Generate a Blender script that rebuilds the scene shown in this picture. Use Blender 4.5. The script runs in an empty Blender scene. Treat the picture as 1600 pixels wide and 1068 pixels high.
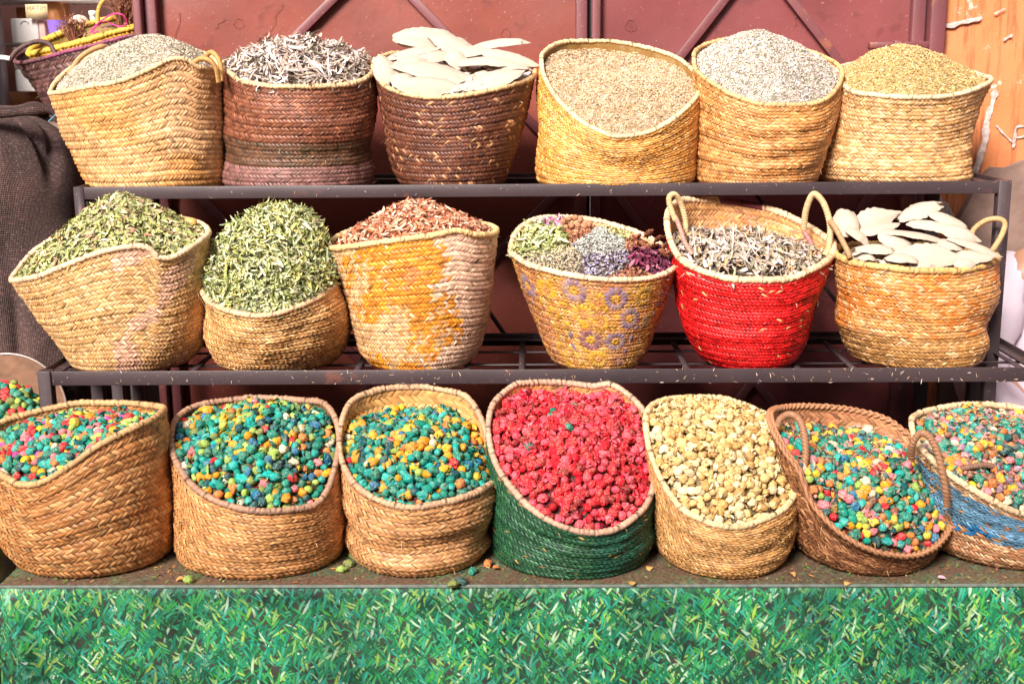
import bpy, bmesh, math, random
import numpy as np
from mathutils import Vector, Matrix
R = math.radians
rng = np.random.default_rng(7)
random.seed(7)
S_ = bpy.context.scene
COL = S_.collection

# ------------------------------------------------------------------ camera
CAMZ = 1.55
FPX = 1950.0
YAW, PITCH, ROLL = R(0.94), R(12.2), R(0.47)
fw = Vector((-math.sin(YAW)*math.cos(PITCH), math.cos(YAW)*math.cos(PITCH), -math.sin(PITCH)))
r0 = Vector((math.cos(YAW), math.sin(YAW), 0))
u0 = r0.cross(fw)
rt = r0*math.cos(ROLL) - u0*math.sin(ROLL)
up = u0*math.cos(ROLL) + r0*math.sin(ROLL)
cam_d = bpy.data.cameras.new('camera')
cam = bpy.data.objects.new('camera', cam_d); COL.objects.link(cam)
m = Matrix((rt, up, -fw)).transposed().to_4x4(); m.translation = (0, 0, CAMZ)
cam.matrix_world = m
cam_d.sensor_width = 36; cam_d.lens = FPX/1600*36; cam_d.clip_end = 200
cam_d.dof.use_dof = True; cam_d.dof.focus_distance = 2.4; cam_d.dof.aperture_fstop = 7.1
S_.camera = cam
S_.render.resolution_x = 1024; S_.render.resolution_y = 683

# ------------------------------------------------------------------ world, sun, exposure
SUN_AZ, SUN_EL = -154.0, 35.0        # azimuth clockwise from +Y
w = bpy.data.worlds.new('World'); S_.world = w; w.use_nodes = True
wn = w.node_tree; wn.nodes.clear()
sky = wn.nodes.new('ShaderNodeTexSky'); sky.sky_type = 'NISHITA'; sky.sun_disc = False
sky.sun_elevation = R(SUN_EL); sky.sun_rotation = R(SUN_AZ % 360)
sky.air_density = 1.0; sky.dust_density = 4.0; sky.ozone_density = 1.0
hs = wn.nodes.new('ShaderNodeHueSaturation'); hs.inputs['Saturation'].default_value = 0.25
bg = wn.nodes.new('ShaderNodeBackground'); bg.inputs['Strength'].default_value = 0.08
wo = wn.nodes.new('ShaderNodeOutputWorld')
wn.links.new(sky.outputs[0], hs.inputs['Color']); wn.links.new(hs.outputs[0], bg.inputs[0]); wn.links.new(bg.outputs[0], wo.inputs[0])
sl = bpy.data.lights.new('sun', 'SUN'); sl.energy = 4.1; sl.angle = R(18); sl.color = (1.0, 0.89, 0.82)
so = bpy.data.objects.new('sun', sl); COL.objects.link(so)
sd = Vector((math.sin(R(SUN_AZ))*math.cos(R(SUN_EL)), math.cos(R(SUN_AZ))*math.cos(R(SUN_EL)), math.sin(R(SUN_EL))))
so.rotation_euler = sd.to_track_quat('Z', 'Y').to_euler(); so.location = (-3, -4, 6)
S_.view_settings.view_transform = 'Standard'; S_.view_settings.look = 'None'
S_.view_settings.gamma = 1.0; S_.view_settings.use_curve_mapping = False
S_.view_settings.exposure = 1.17

# ------------------------------------------------------------------ geometry helpers
FW, RT, UP = np.array(fw), np.array(rt), np.array(up)
CAM = np.array([0, 0, CAMZ])
def at(px, py, Y):
    """world point on the plane y=Y seen at photo pixel (1600x1068)"""
    px, py, Y = np.broadcast_arrays(np.asarray(px, float), np.asarray(py, float), np.asarray(Y, float))
    d = FW + RT*((px-800)/FPX)[..., None] + UP*((534-py)/FPX)[..., None]
    return CAM + d*(Y/d[..., 1])[..., None]
def atz(px, py, z):
    d = FW + RT*((px-800)/FPX) + UP*((534-py)/FPX)
    return CAM + d*((z-CAMZ)/d[2])
def proj(P):
    q = np.asarray(P) - CAM
    dep = q@FW
    return 800+FPX*(q@RT)/dep, 534-FPX*(q@UP)/dep, dep
def lerp(a, b, t): return a+(b-a)*t
def snoise(x, y, z=0.0, seed=0):
    r = np.random.default_rng(seed); out = 0
    for k in range(6):
        a = r.normal(size=3); ph = r.uniform(0, 6.28)
        out = out + np.sin(a[0]*x+a[1]*y+a[2]*z+ph)
    return out/3.5

class Geo:
    """collects numpy vertex blocks, faces and colours, links them as ONE mesh"""
    def __init__(s): s.v = []; s.f = []; s.c = []; s.n = 0
    def add(s, v, f, c):
        v = np.asarray(v, float).reshape(-1, 3); f = np.asarray(f, int)
        c = np.asarray(c, float)
        if c.ndim == 1: c = np.broadcast_to(c, v.shape)
        s.v.append(v); s.f.append(f+s.n); s.c.append(c); s.n += len(v)
    def mesh(s, name, smooth=True, uv=None):
        v = np.concatenate(s.v); c = np.concatenate(s.c)
        me = bpy.data.meshes.new(name)
        loops = np.concatenate([f.ravel() for f in s.f]).astype(np.int32)
        tot = np.concatenate([np.full(len(f), f.shape[1], np.int32) for f in s.f])
        st = np.concatenate([[0], np.cumsum(tot)[:-1]]).astype(np.int32)
        me.vertices.add(len(v)); me.vertices.foreach_set('co', v.astype(np.float32).ravel())
        me.loops.add(len(loops)); me.loops.foreach_set('vertex_index', loops)
        me.polygons.add(len(tot)); me.polygons.foreach_set('loop_start', st); me.polygons.foreach_set('loop_total', tot)
        if smooth: me.polygons.foreach_set('use_smooth', np.ones(len(tot), bool))
        me.update(calc_edges=True)
        at_ = me.color_attributes.new('Col', 'FLOAT_COLOR', 'POINT')
        at_.data.foreach_set('color', np.concatenate([np.clip(c, 0, 1), np.ones((len(c), 1))], 1).astype(np.float32).ravel())
        if uv is not None:
            ul = me.uv_layers.new(name='UVMap')
            ul.data.foreach_set('uv', np.asarray(uv)[loops].astype(np.float32).ravel())
        return me
    def build(s, name, mat, parent=None, smooth=True, uv=None):
        me = s.mesh(name, smooth, uv); me.materials.append(mat)
        o = bpy.data.objects.new(name, me); COL.objects.link(o)
        if parent: o.parent = parent; o.matrix_parent_inverse = Matrix.Translation(-Vector(parent.location)) if parent.parent is None else Matrix.Identity(4)
        return o
def gridf(nu, nv, wrapu=False):
    """faces of an (nu, nv) vertex grid, v fastest"""
    i, j = np.meshgrid(np.arange(nu if wrapu else nu-1), np.arange(nv-1), indexing='ij')
    i2 = (i+1) % nu
    return np.stack([i*nv+j, i2*nv+j, i2*nv+j+1, i*nv+j+1], -1).reshape(-1, 4)
def empty(name, loc, label, cat, group=None):
    o = bpy.data.objects.new(name, None); COL.objects.link(o); o.location = loc; o.empty_display_size = .05
    return tag(o, label, cat, group)
def tag(o, label=None, cat=None, group=None, kind=None):
    if label: o['label'] = label
    if cat: o['category'] = cat
    if group: o['group'] = group
    if kind: o['kind'] = kind
    return o
BOXF = np.array([[0,1,3,2],[4,6,7,5],[0,4,5,1],[2,3,7,6],[0,2,6,4],[1,5,7,3]])
def boxv(lo, hi):
    return np.array([[x, y, z] for x in (lo[0], hi[0]) for y in (lo[1], hi[1]) for z in (lo[2], hi[2])], float)
def box_obj(name, lo, hi, mat, parent=None, bevel=0.0, col=(.5,.5,.5)):
    g = Geo(); g.add(boxv(lo, hi), BOXF, col)
    o = g.build(name, mat, parent, smooth=False)
    if bevel:
        b = o.modifiers.new('b', 'BEVEL'); b.width = bevel; b.segments = 2
    return o
def bar_v(a, b, w1, w2, upv=(0, 0, 1)):
    a, b = np.array(a, float), np.array(b, float); t = (b-a)/np.linalg.norm(b-a)
    s1 = np.cross(t, upv); s1 /= np.linalg.norm(s1); s2 = np.cross(s1, t)
    return np.array([p+s1*w1*i+s2*w2*j for p in (a, b) for i in (-.5, .5) for j in (-.5, .5)])
def bar_obj(name, a, b, w1, w2, mat, parent=None, upv=(0, 0, 1), bevel=.0012):
    g = Geo(); g.add(bar_v(a, b, w1, w2, upv), BOXF, (.5, .5, .5))
    o = g.build(name, mat, parent, smooth=False)
    if bevel: bv = o.modifiers.new('b', 'BEVEL'); bv.width = bevel; bv.segments = 2
    return o
def frames(P):
    T = np.gradient(P, axis=0); T /= np.linalg.norm(T, axis=1)[:, None]
    N = np.zeros_like(P); n = np.cross(T[0], [0.31, 0.2, 1.0]); n /= np.linalg.norm(n)
    for i in range(len(P)):
        n = n - T[i]*(n@T[i]); n /= np.linalg.norm(n); N[i] = n
    return T, N, np.cross(T, N)
def tube(g, P, rad, col, seg=8, wraps=0, amp=.12, closed=False, colfn=None, thread=None):
    """rope or plain tube along the points P; wraps = number of slanted binding turns"""
    P = np.asarray(P, float); n = len(P)
    if closed:
        T = np.roll(P, -1, 0)-np.roll(P, 1, 0); T /= np.linalg.norm(T, axis=1)[:, None]
        c = P.mean(0); N = P-c; N -= T*(N*T).sum(1)[:, None]; N /= np.linalg.norm(N, axis=1)[:, None]; B = np.cross(T, N)
    else: T, N, B = frames(P)
    u = np.arange(n)/(n if closed else n-1); ph = np.arange(seg)/seg*2*np.pi
    U, PH = np.meshgrid(u, ph, indexing='ij')
    rr = np.broadcast_to(np.asarray(rad, float), (n,))[:, None]*np.ones_like(PH)
    cc = np.broadcast_to(np.asarray(col, float), (n, seg, 3)).copy()
    if colfn is not None: cc = colfn(U, PH)
    if wraps:
        w_ = np.abs(np.sin(np.pi*U*wraps+PH*.5*(0 if closed else 1)+ (np.sin(PH)*.8)))
        rr = rr*(1-amp+amp*np.sqrt(w_))
        cc = cc*(0.72+.28*np.clip(w_*1.6, 0, 1))[..., None]
        k = np.floor(U*wraps); rv = .88+.24*np.abs(np.sin(k*12.9898)*43758.5 % 1)
        cc = cc*rv[..., None]
        if thread is not None:
            tm = ((k % thread) == 0) & (w_ < .55)
            cc[tm] = cc[tm]*.3
    V = P[:, None]+rr[..., None]*(np.cos(PH)[..., None]*N[:, None]+np.sin(PH)[..., None]*B[:, None])
    f = gridf(n, seg, closed)
    i = np.arange(n if closed else n-1); i2 = (i+1) % n
    f = np.concatenate([f, np.stack([i*seg+seg-1, i2*seg+seg-1, i2*seg, i*seg], -1)])
    g.add(V.reshape(-1, 3), f, cc.reshape(-1, 3))
def smoothpath(pts, n):
    """Catmull-Rom through points"""
    p = np.asarray(pts, float); p = np.vstack([2*p[0]-p[1], p, 2*p[-1]-p[-2]])
    t = np.linspace(0, len(pts)-1-1e-6, n); i = t.astype(int); f = (t-i)[:, None]
    a, b, c, d = p[i], p[i+1], p[i+2], p[i+3]
    return .5*((2*b)+(-a+c)*f+(2*a-5*b+4*c-d)*f**2+(-a+3*b-3*c+d)*f**3)

# ------------------------------------------------------------------ materials
def newmat(name):
    mt = bpy.data.materials.new(name); mt.use_nodes = True
    nt = mt.node_tree; b = nt.nodes['Principled BSDF']
    return mt, nt, b
def nd(nt, t, **kw):
    n = nt.nodes.new(t)
    for k, v in kw.items():
        if k in n.inputs.keys(): n.inputs[k].default_value = v
        else: setattr(n, k, v)
    return n
def mix(nt, a, b, fac, mode='MIX'):
    m_ = nt.nodes.new('ShaderNodeMix'); m_.data_type = 'RGBA'; m_.blend_type = mode
    for s_, v in ((m_.inputs[0], fac), (m_.inputs[6], a), (m_.inputs[7], b)):
        if hasattr(v, 'is_output') or isinstance(v, bpy.types.NodeSocket): nt.links.new(v, s_)
        else: s_.default_value = v if not isinstance(v, tuple) else (*v[:3], 1)
    return m_.outputs[2]
def ramp(nt, src, stops):
    r_ = nt.nodes.new('ShaderNodeValToRGB'); el = r_.color_ramp.elements
    while len(el) < len(stops): el.new(.5)
    for e, (p, c) in zip(el, stops): e.position = p; e.color = (*c, 1) if len(c) == 3 else c
    nt.links.new(src, r_.inputs[0]); return r_.outputs[0]
def attr_mat(name, rough=.6, nscale=120, namt=.25, bump=.3, bscale=400, spec=.3, sheen=0):
    mt, nt, b = newmat(name)
    a = nd(nt, 'ShaderNodeAttribute', attribute_name='Col')
    tc = nd(nt, 'ShaderNodeTexCoord')
    n1 = nd(nt, 'ShaderNodeTexNoise', Scale=nscale, Detail=4.0)
    nt.links.new(tc.outputs['Object'], n1.inputs['Vector'])
    k = ramp(nt, n1.outputs[0], [(.3, (1-namt,)*3), (.7, (1.0,)*3)])
    nt.links.new(mix(nt, a.outputs[0], k, 1.0, 'MULTIPLY'), b.inputs['Base Color'])
    if bump:
        n2 = nd(nt, 'ShaderNodeTexNoise', Scale=bscale, Detail=3.0)
        nt.links.new(tc.outputs['Object'], n2.inputs['Vector'])
        bp = nd(nt, 'ShaderNodeBump', Strength=bump, Distance=.002)
        nt.links.new(n2.outputs[0], bp.inputs['Height']); nt.links.new(bp.outputs[0], b.inputs['Normal'])
    b.inputs['Roughness'].default_value = rough; b.inputs['Specular IOR Level'].default_value = spec
    return mt
M_WEAVE = attr_mat('palm_weave', .42, 60, .28, .3, 600, .5)
M_ROPE = attr_mat('rim_rope', .55, 150, .2, .3, 700, .35)
M_LEAF = attr_mat('dried_leaf', .7, 60, .2, .2, 500, .25)
def bud_mat(name, fleck, amt):
    mt, nt, b = newmat(name); a = nd(nt, 'ShaderNodeAttribute', attribute_name='Col'); ge = nt.nodes.new('ShaderNodeNewGeometry')
    n1 = nd(nt, 'ShaderNodeTexNoise', Scale=330.0, Detail=5.0, Roughness=.7); n2 = nd(nt, 'ShaderNodeTexNoise', Scale=55.0, Detail=1.0); n3 = nd(nt, 'ShaderNodeTexNoise', Scale=600.0, Detail=3.0)
    for n in (n1, n2, n3): nt.links.new(ge.outputs['Position'], n.inputs['Vector'])
    k = ramp(nt, n1.outputs[0], [(.35, (.6,)*3), (.6, (1.1,)*3)]); c = mix(nt, a.outputs[0], k, 1.0, 'MULTIPLY')
    f1 = ramp(nt, n1.outputs[0], [(.57, (0,)*3), (.61, (1,)*3)]); f2 = ramp(nt, n2.outputs[0], [(.42, (0,)*3), (.56, (amt,)*3)])
    c = mix(nt, c, fleck, mix(nt, f1, f2, 1.0, 'MULTIPLY')); nt.links.new(c, b.inputs['Base Color'])
    bp = nd(nt, 'ShaderNodeBump', Strength=.7, Distance=.0022); nt.links.new(n1.outputs[0], bp.inputs['Height']); nt.links.new(bp.outputs[0], b.inputs['Normal'])
    b.inputs['Roughness'].default_value = .62; b.inputs['Specular IOR Level'].default_value = .2; return mt
M_BUD = bud_mat('rosebud', (.70, .64, .50), .38)
M_GRAIN = attr_mat('dried_grain', .75, 50, .2, 0, 1, .2)
M_BONE = attr_mat('cuttlebone', .8, 60, .06, .35, 130, .15)

def metal_mat(name, c1, c2, rust, bumpd=.0006, rough=.5, rscale=14, rthr=.62):
    mt, nt, b = newmat(name); tc = nd(nt, 'ShaderNodeTexCoord')
    n1 = nd(nt, 'ShaderNodeTexNoise', Scale=6.0, Detail=6.0); n2 = nd(nt, 'ShaderNodeTexNoise', Scale=float(rscale), Detail=8.0)
    n3 = nd(nt, 'ShaderNodeTexNoise', Scale=220.0, Detail=4.0)
    for n in (n1, n2, n3): nt.links.new(tc.outputs['Object'], n.inputs['Vector'])
    c = mix(nt, c1, c2, ramp(nt, n1.outputs[0], [(.35, (0,)*3), (.65, (1,)*3)]))
    c = mix(nt, c, rust, ramp(nt, n2.outputs[0], [(rthr, (0,)*3), (rthr+.08, (.8,)*3)]))
    c = mix(nt, c, (.55, .48, .44), ramp(nt, n3.outputs[0], [(.68, (0,)*3), (.74, (.55,)*3)]))
    nt.links.new(c, b.inputs['Base Color'])
    bp = nd(nt, 'ShaderNodeBump', Strength=.5, Distance=bumpd*3)
    nt.links.new(n2.outputs[0], bp.inputs['Height']); nt.links.new(bp.outputs[0], b.inputs['Normal'])
    b.inputs['Roughness'].default_value = rough; return mt
M_RACK = metal_mat('rack_steel', (.034, .023, .026), (.052, .035, .038), (.14, .05, .036), rough=.45, rthr=.66)
M_DOORL = metal_mat('door_paint_left', (.21, .048, .032), (.165, .041, .029), (.15, .036, .026), rough=.42, rscale=30, rthr=.6)
M_DOORR = metal_mat('door_paint_right', (.19, .047, .048), (.155, .04, .041), (.13, .033, .034), rough=.42, rscale=30, rthr=.6)
M_DOORF = metal_mat('door_frame_paint', (.15, .042, .046), (.12, .036, .04), (.24, .08, .045), rough=.45, rscale=12, rthr=.6)
def plain(name, c, rough=.6, nscale=20, namt=.15, bump=.15, bscale=80, metal=0):
    mt, nt, b = newmat(name); tc = nd(nt, 'ShaderNodeTexCoord')
    n1 = nd(nt, 'ShaderNodeTexNoise', Scale=float(nscale), Detail=5.0); nt.links.new(tc.outputs['Object'], n1.inputs['Vector'])
    k = ramp(nt, n1.outputs[0], [(.3, tuple(x*(1-namt) for x in c)), (.7, tuple(min(1, x*(1+namt*.5)) for x in c))])
    nt.links.new(k, b.inputs['Base Color'])
    n2 = nd(nt, 'ShaderNodeTexNoise', Scale=float(bscale), Detail=4.0); nt.links.new(tc.outputs['Object'], n2.inputs['Vector'])
    bp = nd(nt, 'ShaderNodeBump', Strength=bump, Distance=.004)
    nt.links.new(n2.outputs[0], bp.inputs['Height']); nt.links.new(bp.outputs[0], b.inputs['Normal'])
    b.inputs['Roughness'].default_value = rough; b.inputs['Metallic'].default_value = metal
    return mt

# grass-print oilcloth: stacked layers of stretched voronoi cells read as blades
def grass_mat(name, dirt):
    mt, nt, b = newmat(name)
    uv = nd(nt, 'ShaderNodeUVMap')
    ns = nd(nt, 'ShaderNodeTexNoise', Scale=28.0, Detail=2.0); nt.links.new(uv.outputs[0], ns.inputs['Vector'])
    va = nt.nodes.new('ShaderNodeVectorMath'); va.operation = 'SUBTRACT'; va.inputs[1].default_value = (.5, .5, .5)
    nt.links.new(ns.outputs['Color'], va.inputs[0])
    vs = nt.nodes.new('ShaderNodeVectorMath'); vs.operation = 'SCALE'; vs.inputs[3].default_value = .009
    nt.links.new(va.outputs[0], vs.inputs[0])
    vv = nt.nodes.new('ShaderNodeVectorMath'); vv.operation = 'ADD'
    nt.links.new(uv.outputs[0], vv.inputs[0]); nt.links.new(vs.outputs[0], vv.inputs[1])
    nb = nd(nt, 'ShaderNodeTexNoise', Scale=9.0, Detail=3.0); nt.links.new(uv.outputs[0], nb.inputs['Vector'])
    col = ramp(nt, nb.outputs[0], [(.35, (.008, .022, .018)), (.6, (.045, .045, .04))])
    angs = [20, 112, 66, 150, 48, 95, 128, 35, 62, 118, 52, 80, 140]
    for i, an in enumerate(angs):
        mp = nt.nodes.new('ShaderNodeMapping'); mp.vector_type = 'TEXTURE'
        mp.inputs['Location'].default_value = (.37*i+.11, .23*i, 0); mp.inputs['Rotation'].default_value = (0, 0, R(an))
        Ln = .037+.007*((i*7) % 3); mp.inputs['Scale'].default_value = (Ln, Ln*.165, 1)
        nt.links.new(vv.outputs[0], mp.inputs['Vector'])
        vo = nt.nodes.new('ShaderNodeTexVoronoi'); vo.voronoi_dimensions = '2D'; vo.inputs['Scale'].default_value = 1.0
        nt.links.new(mp.outputs[0], vo.inputs['Vector'])
        sp = nt.nodes.new('ShaderNodeSeparateColor'); nt.links.new(vo.outputs['Color'], sp.inputs[0])
        bl = ramp(nt, sp.outputs[0], [(0, (.004, .04, .03)), (.22, (.008, .12, .045)), (.42, (.006, .19, .13)), (.60, (.04, .28, .045)),
                                      (.78, (.02, .27, .24)), (.90, (.22, .38, .06)), (1, (.32, .50, .44))])
        sh = ramp(nt, vo.outputs['Distance'], [(0, (1.25,)*3), (.22, (.9,)*3), (.42, (.45,)*3)])
        bl = mix(nt, bl, sh, 1.0, 'MULTIPLY')
        # mask: inside the blade and only for some of the cells
        lt = nt.nodes.new('ShaderNodeMapRange'); lt.inputs[1].default_value = .38; lt.inputs[2].default_value = .27
        nt.links.new(vo.outputs['Distance'], lt.inputs[0])
        gt = nt.nodes.new('ShaderNodeMath'); gt.operation = 'GREATER_THAN'; gt.inputs[1].default_value = .45 if i < 5 else .62
        nt.links.new(sp.outputs[1], gt.inputs[0])
        mu = nt.nodes.new('ShaderNodeMath'); mu.operation = 'MULTIPLY'
        nt.links.new(lt.outputs[0], mu.inputs[0]); nt.links.new(gt.outputs[0], mu.inputs[1])
        col = mix(nt, col, bl, mu.outputs[0])
    nw = nd(nt, 'ShaderNodeTexNoise', Scale=5.0, Detail=4.0); nt.links.new(uv.outputs[0], nw.inputs['Vector'])
    col = mix(nt, col, (.07, .11, .09), ramp(nt, nw.outputs[0], [(.5, (0,)*3), (.75, (.15,)*3)]))   # faded print
    nv_ = nd(nt, 'ShaderNodeTexNoise', Scale=7.0, Detail=3.0); nt.links.new(uv.outputs[0], nv_.inputs['Vector'])
    col = mix(nt, col, ramp(nt, nv_.outputs[0], [(.36, (.6, .62, .6)), (.6, (1.3, 1.25, 1.05))]), 1.0, 'MULTIPLY')
    if dirt:
        nd2 = nd(nt, 'ShaderNodeTexNoise', Scale=11.0, Detail=8.0, Roughness=.7); nt.links.new(uv.outputs[0], nd2.inputs['Vector'])
        n3 = nd(nt, 'ShaderNodeTexNoise', Scale=160.0, Detail=4.0); nt.links.new(uv.outputs[0], n3.inputs['Vector'])
        br = ramp(nt, n3.outputs[0], [(.35, (.07, .035, .022)), (.6, (.16, .085, .05)), (.75, (.3, .2, .12))])
        col = mix(nt, col, br, ramp(nt, nd2.outputs[0], [(.3, (.35,)*3), (.56, (.97,)*3)]))
    nt.links.new(col, b.inputs['Base Color'])
    b.inputs['Roughness'].default_value = .5 if not dirt else .8
    return mt
M_GRASS = grass_mat('grass_print_oilcloth', False)
M_GRASSD = grass_mat('dirty_grass_print', True)

# ------------------------------------------------------------------ planes of the stand
Y_TAB, Y_MID, Y_TOP, Y_DOOR = 2.05, 2.405, 2.60, 3.05
Z_TAB = float(at(800, 914, Y_TAB)[2]); Z_MID = float(at(830, 577, Y_MID)[2]); Z_TOP = float(at(830, 287.5, Y_TOP)[2])
Y_TOPB, Y_MIDB = 2.89, 2.76
mpp = lambda Y: Y/FPX*1.02

# ------------------------------------------------------------------ ground
gm = plain('paving', (.16, .12, .10), .9, 3, .25, .3, 30)
g = Geo(); g.add([[-60, -60, 0], [60, -60, 0], [60, 60, 0], [-60, 60, 0]], [[0, 1, 2, 3]], (.4, .3, .25))
tag(g.build('ground', gm), kind='structure')

# ------------------------------------------------------------------ metal door behind
door = empty('metal_door', (float(at(850, 500, Y_DOOR)[0]), Y_DOOR, 0), 'red-brown painted double metal door with welded diagonal bars behind the baskets', 'door')
X = lambda px, Y=Y_DOOR, py=300: float(at(px, py, Y)[0])
Zz = lambda py, Y=Y_DOOR, px=800: float(at(px, py, Y)[2])
ZD0, ZD1 = .04, 2.55
def panel(name, x0, x1, mat, mullion):
    nx, nz = 60, 100
    xs, zs = np.linspace(x0, x1, nx), np.linspace(ZD0, ZD1, nz)
    A, B = np.meshgrid(xs, zs, indexing='ij')
    Y = Y_DOOR+.0035*snoise(A*7, B*6, 0, 3)+.002*snoise(A*19, B*15, 0, 5)
    g = Geo(); g.add(np.stack([A, Y, B], -1).reshape(-1, 3), gridf(nx, nz), (.3, .1, .1))
    return g.build(name, mat, door)
xa, xb, xc, xd = X(262), X(905), X(931), X(1408)
panel('door_panel', xa, xb+.01, M_DOORL, 0)
panel('door_panel', xc-.01, xd, M_DOORR, 0)
for (p0, p1) in ((250, 268), (898, 916), (922, 936), (1404, 1425)):
    box_obj('stile', (X(p0), Y_DOOR-.03, ZD0), (X(p1), Y_DOOR-.004, ZD1), M_DOORF, door, .004)
box_obj('jamb', (X(1428), Y_DOOR-.05, 0), (X(1452), Y_DOOR+.1, ZD1+.1), M_DOORF, door, .004)
box_obj('jamb', (X(236), Y_DOOR-.05, 0), (X(249), Y_DOOR+.1, ZD1+.1), M_DOORF, door, .004)
box_obj('seam_shadow_gap', (X(916.5), Y_DOOR-.012, ZD0), (X(921.5), Y_DOOR+.003, ZD1), plain('dark_gap', (.02, .012, .012), .9), door)
def dbar(p, q):
    a, b = at(p[0], p[1], Y_DOOR-.015), at(q[0], q[1], Y_DOOR-.015)
    bar_obj('brace', a, b, .02, .013, M_DOORF, door, upv=(0, 1, .01))
for pts in ([(585, -65), (898, 262)], [(898, 272), (590, 585)], [(268, 262), (578, 580)], [(575, -55), (268, 250)],
            [(585, 595), (898, 900)], [(585, 595), (268, 900)],
            [(1186, -65), (1404, 215)], [(1180, -62), (937, 250)], [(937, 266), (1172, 585)], [(1404, 235), (1182, 585)],
            [(1178, 592), (1404, 890)], [(1178, 592), (937, 900)]):
    dbar(*pts)
# weld scars and drips in the paint
g = Geo()
for (cx, cy, r_) in ((372, 36, 7), (790, 52, 7), (843, 52, 8), (985, 40, 8)):
    ph = np.linspace(0, 5.4+rng.uniform(0, .8), 18)
    P = np.array([at(cx+r_*math.cos(a)*(1+.2*math.sin(3*a)), cy+r_*math.sin(a)*1.1, Y_DOOR-.004) for a in ph])
    tube(g, P, .0004, (.3, .1, .09), 5)
for (x1, y1, x2, y2) in ((440, 5, 425, 40), (425, 40, 395, 70), (335, 45, 350, 30), (268+12, 20, 272, 90), (1250, 15, 1240, 40), (880, 10, 884, 60)):
    t = np.linspace(0, 1, 12)
    P = np.array([at(lerp(x1, x2, k)+2.5*math.sin(9*k), lerp(y1, y2, k), Y_DOOR-.004) for k in t])
    tube(g, P, .0005, (.3, .1, .09), 5)
o = g.build('weld_scar', M_DOORL, door); o['kind'] = 'stuff'
box_obj('latch', (X(1340), Y_DOOR-.045, Zz(82)), (X(1440), Y_DOOR-.02, Zz(71)), M_DOORF, door, .003)
box_obj('latch_block', (X(1375), Y_DOOR-.055, Zz(84)), (X(1388), Y_DOOR-.015, Zz(69)), M_DOORF, door, .003)

# ------------------------------------------------------------------ unseen building across the alley, added to block low sky light
opp = empty('sky_block_building', (0, -3.4, 0), 'earth-coloured building behind the camera, added unseen to block low sky light', 'building')
M_OPP = plain('earth_render', (.30, .17, .11), .9, 2, .2, .3, 20)
def pier(x0, x1, z0, z1): box_obj('wall', (x0, -3.8, z0), (x1, -3.4, z1), M_OPP, opp)
for x0, x1 in ((-12, -6), (-4.9, -.6), (.5, 4.6), (5.7, 12)): pier(x0, x1, 0, 4.4)
for x0, x1 in ((-6, -4.9), (-.6, .5), (4.6, 5.7)):
    pier(x0, x1, 2.4, 4.4); box_obj('door', (x0, -3.7, 0), (x1, -3.62, 2.4), M_DOORF, opp)
for sx in (-7.5, 7.1): box_obj('side_wall', (sx, -3.4, 0), (sx+.4, 3.0, 4.2), M_OPP, opp)

# ------------------------------------------------------------------ right wall: orange plaster over a rough grey plinth
mt, nt, b = newmat('orange_plaster'); tc = nd(nt, 'ShaderNodeTexCoord')
mp = nd(nt, 'ShaderNodeMapping'); mp.inputs['Scale'].default_value = (34, 1, 2.6); nt.links.new(tc.outputs['Object'], mp.inputs[0])
n1 = nd(nt, 'ShaderNodeTexNoise', Scale=1.6, Detail=8.0, Roughness=.75); nt.links.new(mp.outputs[0], n1.inputs['Vector'])
n2 = nd(nt, 'ShaderNodeTexNoise', Scale=7.0, Detail=5.0); nt.links.new(tc.outputs['Object'], n2.inputs['Vector'])
n3 = nd(nt, 'ShaderNodeTexNoise', Scale=13.0, Detail=8.0, Roughness=.7); nt.links.new(tc.outputs['Object'], n3.inputs['Vector'])
c = ramp(nt, n2.outputs[0], [(.3, (.50, .16, .05)), (.7, (.56, .20, .08))])
c = mix(nt, c, (.30, .085, .03), ramp(nt, n1.outputs[0], [(.50, (0,)*3), (.60, (.85,)*3)]))
c = mix(nt, c, (.80, .62, .52), ramp(nt, n3.outputs[0], [(.64, (0,)*3), (.70, (.8,)*3)]))
nt.links.new(c, b.inputs['Base Color']); b.inputs['Roughness'].default_value = .85
bp = nd(nt, 'ShaderNodeBump', Strength=.5, Distance=.01); nt.links.new(n3.outputs[0], bp.inputs['Height']); nt.links.new(bp.outputs[0], b.inputs['Normal'])
M_PLASTER = mt
M_STONE = plain('grey_render', (.20, .13, .105), .9, 18, .3, .5, 60)
wall = empty('plaster_wall', (X(1600), Y_DOOR, 0), 'orange drip-stained plaster wall with white paint scrapes right of the metal door', 'wall')
nx, nz = 80, 110
xs, zs = np.linspace(X(1453), X(1453)+3.2, nx), np.linspace(0, 3.2, nz)
A, B = np.meshgrid(xs, zs, indexing='ij')
g = Geo(); g.add(np.stack([A, Y_DOOR-.02+.006*snoise(A*5, B*5, 0, 9), B], -1).reshape(-1, 3), gridf(nx, nz), (.6, .3, .2)); g.build('plaster', M_PLASTER, wall)
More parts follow.
